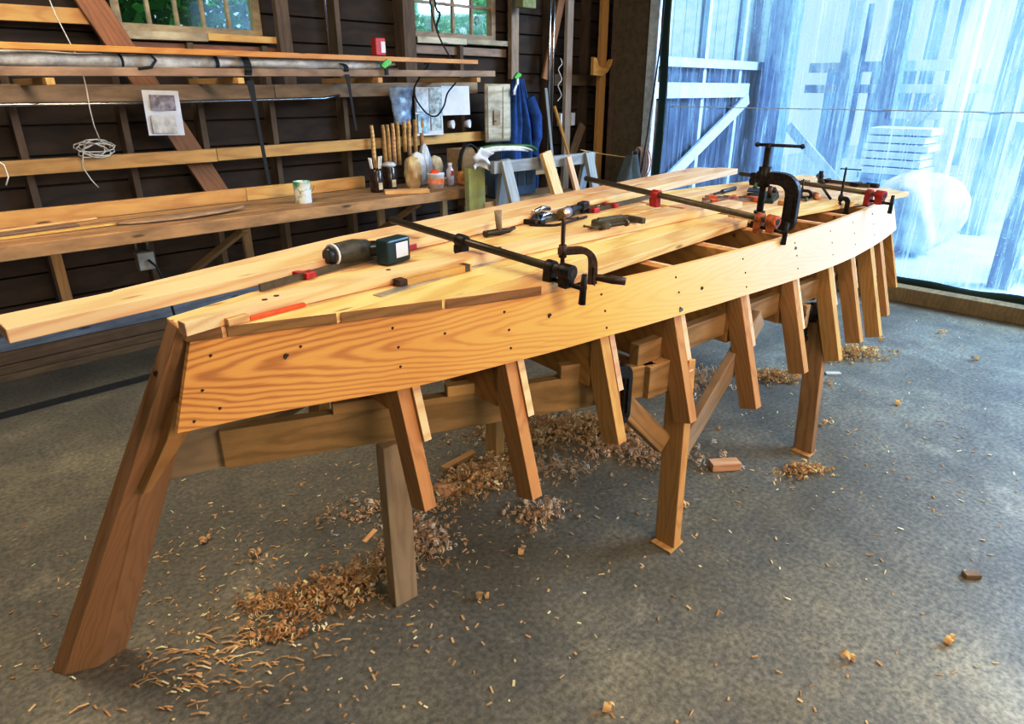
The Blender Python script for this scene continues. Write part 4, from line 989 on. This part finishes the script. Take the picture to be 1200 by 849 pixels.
# ------------------------------------------------------------------ clamps
def arc(cx, cz, r, a0, a1, n): return [(cx+r*math.cos(a0+(a1-a0)*i/n), cz+r*math.sin(a0+(a1-a0)*i/n)) for i in range(n+1)]
def c_clamp(M0, label, H=.25, Wd=.14, th=.032, screw_up=.14, open_=.06, mat=None, bar=.05, group=None, nm='c_clamp'):
    # local frame: x to the right (spine at +x), z up; screw at x=0 coming from above
    mat = mat or IRON
    root = thing(nm, label, 'clamp', M0, group)
    R = Wd*.55
    outer = [(-th*.55, H), (Wd-R, H)] + arc(Wd-R, H-R, R, PI/2, 0, 6)[1:] + [(Wd, R*.6)] + arc(Wd-R*.6, R*.6, R*.6, 0, -PI/2, 5)[1:] + [(-th*.5, 0)]
    inner = [(-th*.5, th*.75), (Wd-R*.75, th*.85)] + arc(Wd-th*1.05-R*.3, th*.85+R*.3, R*.3, -PI/2, 0, 4)[1:] + [(Wd-th*1.05, H-R)] + arc(Wd-th*1.05-R*.45, H-th*.95-R*.45, R*.45, 0, PI/2, 5)[1:] + [(-th*.55, H-th*.9)]
    poly = outer + inner
    # build as strip of quads to stay well-formed
    n = min(len(outer), len(inner))
    m = MB()
    no, ni = len(outer), len(inner)
    inr = inner[::-1]
    K = 26
    def samp(pl, f):
        L = [0]
        for i in range(len(pl)-1): L.append(L[-1]+math.dist(pl[i], pl[i+1]))
        x = f*L[-1]
        for i in range(len(pl)-1):
            if x <= L[i+1]+1e-9:
                k = (x-L[i])/max(1e-9, L[i+1]-L[i]); return (pl[i][0]+(pl[i+1][0]-pl[i][0])*k, pl[i][1]+(pl[i+1][1]-pl[i][1])*k)
        return pl[-1]
    hw = th*.40
    vs = []
    for i in range(K+1):
        o_ = samp(outer, i/K); n_ = samp(inr, i/K)
        vs += [(o_[0], -hw, o_[1]), (o_[0], hw, o_[1]), (n_[0], hw, n_[1]), (n_[0], -hw, n_[1])]
    fs = []
    for i in range(K):
        a = i*4; b = a+4
        for j in range(4): fs.append((a+j, a+(j+1)%4, b+(j+1)%4, b+j))
    fs += [(0,3,2,1), (K*4, K*4+1, K*4+2, K*4+3)]
    m.add(vs, fs)
    m.build('clamp_frame', mat, root, M0, bevel=.0025)
    # rib on the spine
    MB().box(Wd-th*.75, Wd-th*.35, -hw*1.5, hw*1.5, R*.8, H-R).build('spine_rib', mat, root, M0, bevel=.002)
    MB().cyl((0,0,H-th*1.2), (0,0,H+th*.35), th*.5, n=14).build('screw_boss', mat, root, M0)
    r = th*.24
    zp = th*.75 + open_
    pts = []
    scr = MB().cyl((0,0,zp), (0,0,H+screw_up), r, n=12)
    z = zp+.01
    while z < H+screw_up-.02:
        scr.cyl((0,0,z), (0,0,z+.0022), r*1.18, n=12); z += .0055
    scr.build('screw', mat, root, M0)
    MB().cyl((0,0,zp-.008), (0,0,zp+.004), r*1.9, n=16).build('swivel_pad', mat, root, M0)
    hb_ = MB().cyl((-bar*.35,0,H+screw_up-.008), (bar,0,H+screw_up-.008), r*.5, n=8)
    hb_.ball((-bar*.35,0,H+screw_up-.008), r*.8).ball((bar,0,H+screw_up-.008), r*.8)
    hb_.build('tommy_bar', mat, root, M0)
    return root
def bmat(s, t, z, rz=0, extra=I4): return BM @ Matrix.Translation((s, -t, z)) @ Matrix.Rotation(math.radians(rz), 4, 'Z') @ extra
# local +x should point to near side (-y in boat coords): rotate -90
c_clamp(bmat(2.55,.325,.975,-80), 'big black C-clamp standing upright on the hull near the orange pipe clamp', H=.275, Wd=.172, th=.058, screw_up=.125, open_=.045, bar=.15)
c_clamp(bmat(1.065,.452,.925,-22), 'small rusty-backed C-clamp at the plank edge beside the near pipe clamp', H=.205, Wd=.125, th=.026, screw_up=.10, open_=.10, mat=IRONR, bar=.05)
c_clamp(bmat(3.30,.385,.965,-78), 'small C-clamp upright at the far end of the hull', H=.105, Wd=.05, th=.022, screw_up=.15, open_=.05, bar=.07)
# hanging black clamps under the hull
c_clamp(bmat(1.24,.545,.45,0), 'black C-clamp hanging under the hull right of the third frame', H=.24, Wd=.10, th=.045, screw_up=.02, open_=.08, bar=.03)
c_clamp(bmat(2.80,.53,.30,0), 'black C-clamp hanging under the hull behind the far leg', H=.28, Wd=.13, th=.05, screw_up=.02, open_=.08, bar=.03)
# C-clamp lying on the planks
c_clamp(bmat(1.86,.165,1.084,-6, Matrix(((0,0,-1,0),(1,0,0,0),(0,-1,0,0),(0,0,0,1)))), 'brown C-clamp lying flat on the planks in the middle of the hull', H=.24, Wd=.10, th=.03, screw_up=.06, open_=.08, mat=PIPE, bar=.05)

def pipe_clamp(a, b, r, label, pipem, headm, slider_f, sliderm, L_head=.09, handle=True, hz=-1):
    A, B_ = Bp(*a), Bp(*b)
    M0, L = axisM(A, B_)
    root = thing('pipe_clamp', label, 'clamp', M0)
    p = MB().cyl((0,0,0), (L,0,0), r, n=18); p.tube([(0,0,0),(-.006,0,0)], [r*1.06, r*.8], 18)
    p.build('pipe', pipem, root, M0)
    x = L*slider_f
    m = MB(); m.cyl((x-.022,0,0), (x+.022,0,0), r*1.65, n=18); m.prism([(-.022,-.062),(.022,-.062),(.02,0),(-.02,0)], -.017, .017, axis='y', M=Matrix.Translation((x,0,0)))
    m.build('sliding_jaw', sliderm, root, M0, bevel=.002)
    MB().box(x-.03, x-.022, -.012, .012, -.045, -.02).build('clutch_plate', IRON, root, M0)
    xh = L
    h = MB(); h.cyl((xh-.075,0,0), (xh-.045,0,0), r*1.75, n=18); h.prism([(-.078,-.065),(-.048,-.065),(-.045,0),(-.078,0)], -.019, .019, axis='y', M=Matrix.Translation((xh,0,0)))
    h.cyl((xh-.02,0,0), (xh+.028,0,0), r*1.9, n=18); h.prism([(-.012,-.05),(.02,-.05),(.028,0),(-.02,0)], -.019, .019, axis='y', M=Matrix.Translation((xh,0,0)))
    h.build('clamp_head', headm, root, M0, bevel=.002)
    hole = MB().cyl((xh+.0275,0,0), (xh+.0295,0,0), r*1.0, n=16); hole.build('pipe_bore', HOLE, root, M0)
    s = MB().cyl((xh-.06,0,-.038), (xh+.075,0,-.038), .0075, n=12)
    s.build('screw', IRON, root, M0)
    if handle:
        s = MB().cyl((xh+.07,0,-.038-.0), (xh+.078,0,-.038), .014, n=14)
        s.tube([(xh+.074, .0, -.038+.045),(xh+.074,0,-.038),(xh+.074,0,-.038-.05)], [.009,.010,.012], 10)
        s.build('crank_handle', IRON, root, M0)
    return root
pipe_clamp((.935,-.36,1.128), (1.015,.515,1.072), .0135, 'dark pipe clamp across the hull, nearest the bow, iron head on the side plank', PIPED, IRON, .46, IRON)
o = MB().tube([Bp(1.06,.60,1.062), Bp(1.09,.64,1.058), Bp(1.12,.67,1.052)], [.010,.014,.012], 10).build('crank_grip', IRONR, bpy.data.objects['pipe_clamp'], I4)
pipe_clamp((2.45,-.70,1.135), (2.33,.505,1.070), .0140, 'long olive pipe clamp across the hull with orange head and red slider', PIPE, ORNP, .44, REDP, handle=True)
pipe_clamp((3.68,-.44,1.09), (3.47,.52,1.075), .0125, 'pipe clamp at the far end of the hull with a red head', PIPE, REDP, .12, IRON, handle=True)

# ------------------------------------------------------------------ tools on the hull
PT = 1.031      # top of the planking
# drill
M0 = bmat(.70, -.16, PT+.046, 14)
root = thing('cordless_drill', 'olive and black cordless drill lying on its side on the hull', 'drill', M0)
MB().tube([(-.15,.02,.005),(-.135,.02,.005),(-.05,.01,.005),(.0,.0,0)], [.026,.036,.040,.036], 16).build('motor_housing', plain('olive_body', (.10,.085,.05), .45, 0, scale=30, col2=(.03,.03,.03)), root, M0)
MB().tube([(-.165,.022,.005),(-.15,.02,.005)], [.022,.030], 16).build('rear_cap', BLACKP, root, M0)
MB().tube([(-.142,.02,.005),(-.134,.02,.005)], [.0375,.0375], 16).build('trim_ring', WHITE, root, M0)
MB().tube([(-.02,-.0,0),(.02,-.045,0),(.045,-.075,0)], [.022,.020,.024], 12).build('grip', BLACKP, root, M0)
MB().box(-.01,.105,-.115,-.055,-.042,.045).build('battery', TEALP, root, M0, bevel=.008)
MB().box(.030,.090,-.1165,-.1148,-.022,.030).build('battery_label', WHITE, root, M0)
MB().tube([(.0,0,0),(.04,-.005,0),(.06,-.008,0)], [.030,.026,.018], 14).build('chuck', IRON, root, M0)
# red bar clamp (long, under the drill)
def bar_clamp(a, b, label, jawm, barm=STEEL, w=.022, th=.007, f=(.0,.55)):
    A, B_ = Bp(*a), Bp(*b); M0, L = axisM(A, B_)
    root = thing('bar_clamp', label, 'clamp', M0)
    MB().box(0, L, -th/2, th/2, -w/2, w/2).build('bar', barm, root, M0)
    MB().prism([(-.01,-.018),(.03,-.018),(.035,.018),(.01,.02),(-.005,.075),(-.022,.075)][::1], -.010, .010, axis='z', M=Matrix.Translation((L*f[0]+.012,0,0))).build('fixed_jaw', jawm, root, M0, bevel=.002)
    MB().prism([(-.02,-.020),(.03,-.020),(.03,.02),(.012,.022),(.008,.075),(-.012,.075)], -.011, .011, axis='z', M=Matrix.Translation((L*f[1],0,0))).build('sliding_jaw', jawm, root, M0, bevel=.002)
    s = MB().cyl((L*f[1]-.06,.055,0), (L*f[1]+.05,.055,0), .006, n=10)
    s.build('screw', IRON, root, M0)
    MB().cyl((L*f[1]+.05,.055,0), (L*f[1]+.13,.055,0), .013, n=12).build('screw_handle', jawm if jawm is not REDP else RAILW, root, M0)
    return root
bar_clamp((.26,-.045,PT+.013), (.99,-.245,PT+.013), 'bar clamp with red jaws lying beside the drill near the bow', REDP, PIPE, f=(.22,.90))
# small block and orange pencil
o = plank('wood_block', Bp(.065,.209,PT+.011), Bp(.125,.200,PT+.011), .022, .020, PINE, None, bevel=.002); tag(o, 'small pale wood block at the bow beside the orange pencil', 'wood block')
o = plank('orange_pencil', Bp(.128,.203,PT+.006), Bp(.295,.182,PT+.006), .013, .011, plain('orange_p', (.85,.13,.02), .4), None, bevel=.002); tag(o, 'orange carpenter pencil lying on the planks near the bow', 'pencil')
M0, L = axisM(Bp(.60,.185,PT+.012), Bp(.90,.168,PT+.012))
root = thing('folding_rule', 'yellow wooden folding rule with brass end lying on the planks', 'ruler', M0)
MB().box(.03,L,-.017,.017,-.011,.011).build('rule_sticks', RAILW, root, M0, bevel=.001)
MB().box(0,.03,-.018,.018,-.0115,.0115).build('brass_end', IRONR, root, M0, bevel=.001)
MB().box(L-.03,L-.008,-.0175,.0175,-.011,.0116).build('hinge', PIPE, root, M0, bevel=.001)
mk = MB()
for i in range(22): mk.box(.04+i*.011,.0415+i*.011,-.0172,-.004,.0108,.0113)
mk.build('tick_marks', HOLE, root, M0)
o = plank('steel_straightedge', Bp(.50,.235,PT+.002), Bp(1.46,.04,PT+.002), .040, .0025, plain('dull_steel', (.55,.54,.47), .35, .6, scale=10), None, bevel=0); tag(o, 'long thin steel straightedge lying under the near pipe clamp', 'ruler')
# hammer standing on its head
M0 = bmat(1.36, -.20, PT, -8)
root = thing('hammer', 'old hammer standing on its head with worn handle up', 'hammer', M0)
MB().tube([(-.075,.0,.014),(-.05,.0,.016),(0,0,.017),(.05,0,.016),(.08,0,.026)], [.014,.012,.015,.009,.006], 12).build('hammer_head', PIPED, root, M0)
MB().tube([(0,0,.02),(-.004,0,.06),(-.006,0,.105)], [.012,.014,.017], 12).build('handle', plain('worn_wood', (.30,.25,.17), .7, 0, scale=60), root, M0)
# spokeshave / plane cluster
M0 = bmat(1.73, -.30, PT, 10)
root = thing('hand_plane', 'small chrome hand plane lying on its side in the tool cluster', 'plane', M0)
MB().prism([(-.08,0),(.09,0),(.085,.012),(.05,.035),(.0,.045),(-.05,.04),(-.085,.015)], -.025, .025, axis='y').build('plane_body', plain('chrome', (.45,.50,.58), .15, 1, scale=20), root, M0, bevel=.003)
MB().ball((-.085,-.01,.018), .020).build('knob', BLACKP, root, M0)
MB().tube([(-.07,.02,.05),(0,.02,.062),(.06,.02,.05)], .010, 10).build('lever_cap', STEEL, root, M0)
M0, L = axisM(Bp(1.80,-.27,PT+.028), Bp(2.02,-.345,PT+.030))
root = thing('torch', 'silver cylinder torch with a brass end in the tool cluster', 'torch', M0)
MB().tube([(0,0,0),(.012,0,0)], [.022,.026], 18).build('brass_end', BRASS, root, M0)
MB().tube([(.012,0,0),(.09,0,0)], [.026,.026], 18).build('barrel', plain('silver_pink', (.58,.52,.56), .3, .6, scale=20), root, M0)
MB().tube([(.09,0,0),(.11,0,0),(.15,0,0),(.16,0,0),(L,0,0)], [.028,.023,.023,.016,.014], 18).build('torch_head', BLACKP, root, M0)
MB().box(L,L+.07,-.02,.02,-.012,.022).build('torch_clip', BLACKP, root, M0, bevel=.004)
bar_clamp((1.62,-.25,PT+.013), (2.28,-.40,PT+.013), 'bar clamp lying in the tool cluster under the torch', IRON, PIPE, f=(.02,.62))
bar_clamp((2.05,-.31,PT+.013), (2.75,-.42,PT+.013), 'red-jawed bar clamp lying beside the red slider of the olive pipe', REDP, PIPE, f=(.30,.05))
o = plank('wood_batten', Bp(2.15,-.405,PT+.014), Bp(2.72,-.500,PT+.014), .04, .026, PINE, None, bevel=.002); tag(o, 'pale batten lying beside the red-jawed clamp left of the olive pipe', 'batten')
o = MB().tube(smooth([Bp(1.60,-.27,PT+.006), Bp(1.68,-.19,PT+.006), Bp(1.82,-.20,PT+.010), Bp(1.95,-.24,PT+.006)]), .006, 6).build('hook_tool', IRON); tag(o, 'thin dark bent iron rod in front of the chrome plane', 'rod')
# second cluster, toward the far end
def stick_tool(name, a, b, rad, mat, label, cat, tip=None, tipm=None, rh=None, tl=.0):
    M0, L = axisM(Bp(*a), Bp(*b))
    root = thing(name, label, cat, M0)
    MB().tube([(0,0,0),(.01,0,0),(L*.5,0,0),(L-.01,0,0),(L,0,0)], [rad*.6,rad,rad*.85,rad,rad*.7], 12).build('handle', mat, root, M0)
    if tip: MB().box(L, L+tip, -rh, rh, -.003, .003).build('blade', tipm, root, M0)
stick_tool('chisel', (3.34,-.27,PT+.014), (3.13,-.235,PT+.014), .013, BLACKP, 'black-handled chisel lying left in the far tool group', 'chisel', .12, IRON, .010)
bar_clamp((2.72,-.10,PT+.013), (3.12,.09,PT+.013), 'small bar clamp with orange jaws in the far tool group', ORNP, STEEL, w=.016, f=(.12,.75))
bar_clamp((2.90,-.20,PT+.013), (2.98,.0,PT+.013), 'second small bar clamp with orange jaws, left of the first orange one', ORNP, STEEL, w=.016, f=(.1,.7))
stick_tool('hatchet', (3.62,-.26,PT+.06), (3.30,-.12,PT+.03), .016, GREENP, 'green-handled tool propped behind the big black clamp', 'tool', .09, IRON, .035)
stick_tool('mallet', (3.05,-.02,PT+.02), (3.30,.02,PT+.02), .018, IRON, 'dark iron bar tool behind the screw of the big clamp', 'tool')
M0 = bmat(3.12, .08, PT, 20)
root = thing('hand_plane', 'dark green hand plane behind the spine of the big black clamp', 'plane', M0)
MB().prism([(-.12,0),(.12,0),(.12,.02),(.04,.03),(-.02,.045),(-.06,.03),(-.12,.018)], -.028, .028, axis='y').build('plane_body', plain('plane_green', (.03,.05,.03), .4, .3), root, M0, bevel=.003)
MB().ball((.08,0,.045), .018, .018, .02).build('knob', IRONR, root, M0)
MB().tube([(-.07,0,.03),(-.085,0,.06),(-.075,0,.085)], [.014,.012,.013], 10).build('tote', IRONR, root, M0)
o = MB().cyl((0,0,0),(.04,0,0),.03,n=18).build('tape_roll', IRON, None, bmat(3.30,.135,PT+.031,30)); tag(o, 'round black tape measure right of the big clamp spine', 'tape measure')
o = plank('wood_block', Bp(3.00,.20,PT+.012), Bp(3.07,.215,PT+.012), .04, .022, RAILW, None, bevel=.002); tag(o, 'tan wood block at the foot of the big black clamp', 'wood block')
stick_tool('screwdriver', (3.32,.25,PT+.016), (3.44,.175,PT+.016), .015, RAILW, 'wooden-handled screwdriver with red band in the far tool group', 'screwdriver', .10, STEEL, .004)
MB().cyl(Bp(3.37,.22,PT+.016), Bp(3.40,.20,PT+.016), .0165, n=12).build('red_band', REDP, bpy.data.objects['screwdriver'], I4)
stick_tool('screwdriver', (3.22,.235,PT+.008), (3.30,.20,PT+.008), .007, GREENP, 'small green-handled screwdriver before the wooden-handled one', 'screwdriver', .10, STEEL, .003)
o = MB().cyl(Bp(3.62,.14,PT+.03), Bp(3.30,.33,PT+.02), .007, n=8).build('iron_rod', IRON); tag(o, 'thin dark iron rod lying right in the far tool group', 'rod')
c_clamp(bmat(3.30,.165,PT+.004,-70), 'small dark clamp standing among the far tools beneath the pipe', H=.05, Wd=.06, th=.016, screw_up=.055, open_=.01, bar=.03)
M0 = bmat(4.02,-.06,PT,30)
root = thing('hand_drill', 'dark hand drill with round gear at the far end of the hull', 'drill', M0)
MB().cyl((0,-.012,.045),(0,.012,.045),.038,n=20).build('gear', IRON, root, M0)
MB().tube([(-.16,0,.02),(-.05,0,.03),(.06,0,.035)], [.016,.013,.011], 10).build('handle', IRONR, root, M0)
MB().tube([(.05,0,.035),(.11,0,.04),(.13,0,.04)], [.012,.02,.014], 10).build('chuck', STEEL, root, M0)
bar_clamp((4.12,-.10,PT+.013), (4.05,.24,PT+.013), 'grey iron bar clamp lying across the far end of the planks', IRON, PIPE, f=(.05,.7))

bpy.context.view_layer.update()
for o in list(bpy.data.objects):
    if o not in before_boat and o.parent is None and o.name != 'strongback':
        o.matrix_basis = CAM_SCALE @ o.matrix_basis  # hull and tools shrunk toward the camera position, strongback left as is

# ================================================================== SHAVINGS AND OFFCUTS
def curl(m, P, r, w, turns, R, n=9, spread=1.0):
    vs = []
    for i in range(n+1):
        th = turns*2*PI*i/n; rr = r*(1-.35*i/n)
        p = V((rr*math.cos(th), 0, rr*math.sin(th))); sh = spread*w*i/n
        vs += [P + R @ (p + V((0, sh, 0))), P + R @ (p + V((0, sh+w, 0)))]
    m.add(vs, [(2*i, 2*i+1, 2*i+3, 2*i+2) for i in range(n)], 0, True)
def rndR(): return Quaternion((random.gauss(0,1), random.gauss(0,1), random.gauss(0,1), random.gauss(0,1))).normalized().to_matrix()
def pile(x, y, rx, ry, rot, n, h, mat, label, big=1.0):
    m = MB(); cr, sr = math.cos(rot), math.sin(rot)
    for i in range(n):
        a = random.gauss(0, .42); b = random.gauss(0, .42); k = max(0, 1-(a*a+b*b)*.9)
        X = x + (a*rx*cr - b*ry*sr); Y = y + (a*rx*sr + b*ry*cr)
        r = random.choice((.005,.007,.009,.012,.015))*big*random.uniform(.8,1.2); z = r*.7 + random.random()*h*k
        curl(m, V((X, Y, z)), r, random.uniform(.003,.008)*big, random.uniform(.6, 2.2), rndR(), n=10, spread=random.uniform(.5,4))
    o = m.build('shavings_pile', mat); tag(o, label, 'wood shavings', None, 'stuff')
pile(-.36, 2.10, .16, .16, .5, 390, .05, SHAV, 'curly shavings heap just right of the near grey leg')
pile(-.535, 1.86, .24, .12, .5, 495, .05, SHAVD, 'orange curly shavings heap left of the near grey leg')
pile(-.80, 1.76, .18, .09, .3, 225, .03, SHAVD, 'small low shavings heap further left of the near grey leg')
pile(-.12, 2.55, .34, .15, .75, 840, .055, SHAVD, 'curly shavings heap along the floor between the second frame and the offcuts')
pile(.12, 2.28, .16, .10, .3, 180, .03, SHAV, 'small shavings scatter below the second frame upright')
pile(.25, 2.98, .52, .22, .1, 1350, .05, SHAVD, 'widest shavings heap on the floor under the middle of the hull')
pile(.62, 2.78, .35, .16, -.3, 720, .045, SHAV, 'shavings heap below the third frame upright')
pile(.20, 2.60, .22, .12, .2, 165, .03, SHAV, 'loose pale shavings between second and third frames')
pile(1.05, 3.60, .38, .20, .3, 480, .04, SHAV, 'shavings seen between the braces under the hull')
pile(1.58, 3.66, .22, .10, 0, 330, .04, SHAVD, 'shavings heap below the fifth frame upright')
pile(2.18, 4.02, .30, .12, .2, 390, .05, SHAVD, 'shavings heap at the far frames')
pile(1.33, 2.60, .12, .06, .1, 135, .02, SHAVD, 'small shavings heap in front of the far leg')
pile(-.72, 1.62, .14, .03, .2, 90, .02, SHAVD, 'thin row of curls on the near floor')
pile(-.95, 1.98, .02, .02, 0, 6, .01, SHAV, 'few crumbs on the left floor')
pile(-.57, 2.30, .30, .13, .3, 135, .015, SHAV, 'sparse crumbs left of the first frame')
# flat chips strewn about
m = MB()
for i in range(1500):
    if i < 500: x = random.gauss(-.85, .42); y = random.gauss(1.75, .35)
    elif i < 900: x = random.uniform(-1.6, 2.4); y = random.uniform(1.1, 3.8)
    elif i < 1200: x = random.gauss(-.2, .5); y = random.gauss(2.3, .4)
    else: x = random.uniform(1.2, 3.6); y = random.uniform(2.2, 5.0)
    l = random.uniform(.003, .012); w = random.uniform(.001, .003)*1.5; a = random.uniform(0, PI)
    R = Matrix.Rotation(a, 3, 'Z') @ Matrix.Rotation(random.uniform(-.3,.3), 3, 'Y')
    P = V((x, y, .003))
    m.add([P + R @ V(q) for q in ((-l,-w,0),(l,-w,0),(l,w,.001),(-l,w,0))], [(0,1,2,3)])
tag(m.build('wood_chips', SHAVD), 'tiny wood chips and sawdust strewn over the concrete', 'wood chips', None, 'stuff')
m = MB()
for i in range(150):
    x = random.gauss(-.88, .13); y = random.gauss(1.52, .10) + (x+.88)*.3
    l = random.uniform(.010, .028); a = random.uniform(-.6, 1.0); w = random.uniform(.002,.004)
    R = Matrix.Rotation(a, 3, 'Z'); P = V((x, y, .004))
    m.add([P+R@V((-l,-w,0)), P+R@V((0,-w,.006)), P+R@V((l,-w,0)), P+R@V((l,w,0)), P+R@V((0,w,.006)), P+R@V((-l,w,0))], [(0,1,4,5),(1,2,3,4)])
tag(m.build('wood_slivers', SHAVD), 'patch of golden wood slivers on the floor near the bow post', 'wood slivers', None, 'stuff')
# individual bigger curls
CUR = [(-1.18,2.10,'left of the bow post foot'),(-.96,2.02,'under the front of the hull'),(.02,2.02,'right of the near grey leg, above the lone curl'),(-.10,1.78,'lone on the floor right of the near grey leg'),(.70,2.32,'in front of the wooden offcut block'),
       (1.62,3.05,'right of the far leg'),(1.85,3.55,'beyond the far leg near the last frames'),(2.95,3.95,'on the far right floor near the sill'),(2.55,4.3,'below the last frames near the sill'),(3.05,4.45,'by the sill at far right'),
       (1.0,1.52,'on the near right floor'),(.25,1.35,'lone on the near floor at centre'),(1.35,1.60,'right floor beside the small dark block'),(1.05,1.18,'lower right corner, longest and hook shaped'),(2.1,3.3,'mid floor right of the far leg'),(-.45,1.28,'near floor left of centre')]
for x, y, lb in CUR:
    m = MB(); big = .022 if 'hook' in lb else .016
    curl(m, V((0,0,.014)), big, .012, 1.4, Matrix.Rotation(random.uniform(0,6), 3, 'Z') @ Matrix.Rotation(random.uniform(-.5,.5), 3, 'X'), n=16, spread=1.2)
    curl(m, V((.025,.012,.012)), big*.8, .010, 1.1, Matrix.Rotation(random.uniform(0,6), 3, 'Z'), n=12)
    o = m.build('wood_curl', SHAVD, None, Matrix.Translation((x, y, 0))); tag(o, 'single curled wood shaving ' + lb, 'wood shaving', 'single curls on the floor')
def offcut(x, y, rot, l, w, h, mat, label):
    o = MB().box(-l/2,l/2,-w/2,w/2,0,h).build('offcut', mat, None, Matrix.Translation((x,y,.001)) @ Matrix.Rotation(rot, 4, 'Z'), bevel=.002); tag(o, label, 'offcut')
offcut(.97,2.635,.12,.135,.06,.035,PINEP,'pinkish wood offcut block on the floor right of the braced leg')
offcut(1.63,1.90,.0,.055,.03,.016,BRNT,'small dark brown wood chip block on the near right floor')
offcut(-.245,2.68,.85,.20,.035,.022,RAILW,'long brown offcut stick lying behind the first frame upright')
offcut(-.275,2.43,.15,.085,.05,.03,PINEP,'short pale offcut block beside the first frame upright foot')
offcut(-.55,2.13,1.2,.085,.022,.006,PINE,'thin pale slat on the floor left of the near grey leg')
offcut(1.95,3.72,.0,.09,.03,.012,WHITE,'small white chip on the floor beyond the far leg')

# ================================================================== CAMERA, LIGHT
cam = bpy.data.cameras.new('camera'); cam.sensor_width = 36; cam.lens = 23.4; cam.clip_start = .05
co = bpy.data.objects.new('camera', cam); COL.objects.link(co)
co.location = (0, 0, 1.6); co.rotation_euler = (PI/2 - math.atan(318.5/780), 0, 0); sc.camera = co

w = bpy.data.worlds.new('world'); sc.world = w; w.use_nodes = True
bg = w.node_tree.nodes['Background']; bg.inputs[0].default_value = (.58,.77,1,1); bg.inputs[1].default_value = 1.1
def area(name, loc, target, sx, sy, power, col):
    l = bpy.data.lights.new(name, 'AREA'); l.shape = 'RECTANGLE'; l.size = sx; l.size_y = sy; l.energy = power; l.color = col
    o = bpy.data.objects.new(name, l); COL.objects.link(o); o.location = loc
    o.rotation_euler = (V(target)-V(loc)).to_track_quat('-Z', 'Y').to_euler(); return o
area('sheet_daylight', Rp(9.2, -2.6, 4.2), Rp(4.6, 1.2, .4), 4.0, 2.5, 1700, (.62,.80,1))
area('unseen_warm_light', Rp(1.6, -3.2, 3.0), Rp(1.8, 2.0, .7), 2.2, 1.6, 225, (1,.86,.68))
area('unseen_warm_light', Rp(-1.6, -1.0, 3.1), Rp(.4, 2.2, .5), 2.2, 1.6, 45, (1,.80,.55))
area('unseen_warm_light', Rp(2.2, .6, 3.25), Rp(2.3, 2.2, .8), 2.4, 1.2, 62, (1,.88,.70))
area('unseen_warm_light', Rp(.4, 3.0, 3.2), Rp(.7, 3.6, 0), 1.8, 1.0, 75, (1,.92,.76))  # unseen fill added to brighten the left floor and bench
area('bench_area_light', Rp(4.4, 2.2, 3.25), Rp(4.2, 4.4, 1.0), 1.2, .8, 28, (1,.88,.70))  # unseen area light aimed at the bench, no fixture
s = bpy.data.lights.new('sun', 'SUN'); s.energy = 2.2; s.angle = .02; s.color = (1,.97,.9)
so = bpy.data.objects.new('sun', s); COL.objects.link(so); so.rotation_euler = (Rp(.5,-.3,-1)).to_track_quat('-Z','Y').to_euler()

sc.view_settings.view_transform = 'Standard'
sc.view_settings.look = 'None'
sc.view_settings.use_curve_mapping = True
cm = sc.view_settings.curve_mapping; cv = cm.curves[3]
cv.points.new(.25, .19); cv.points.new(.72, .80); cm.update()
sc.view_settings.exposure = 0.0
sc.view_settings.gamma = 1.0
sc.cycles.use_denoising = True
sc.cycles.max_bounces = 8; sc.cycles.transparent_max_bounces = 16
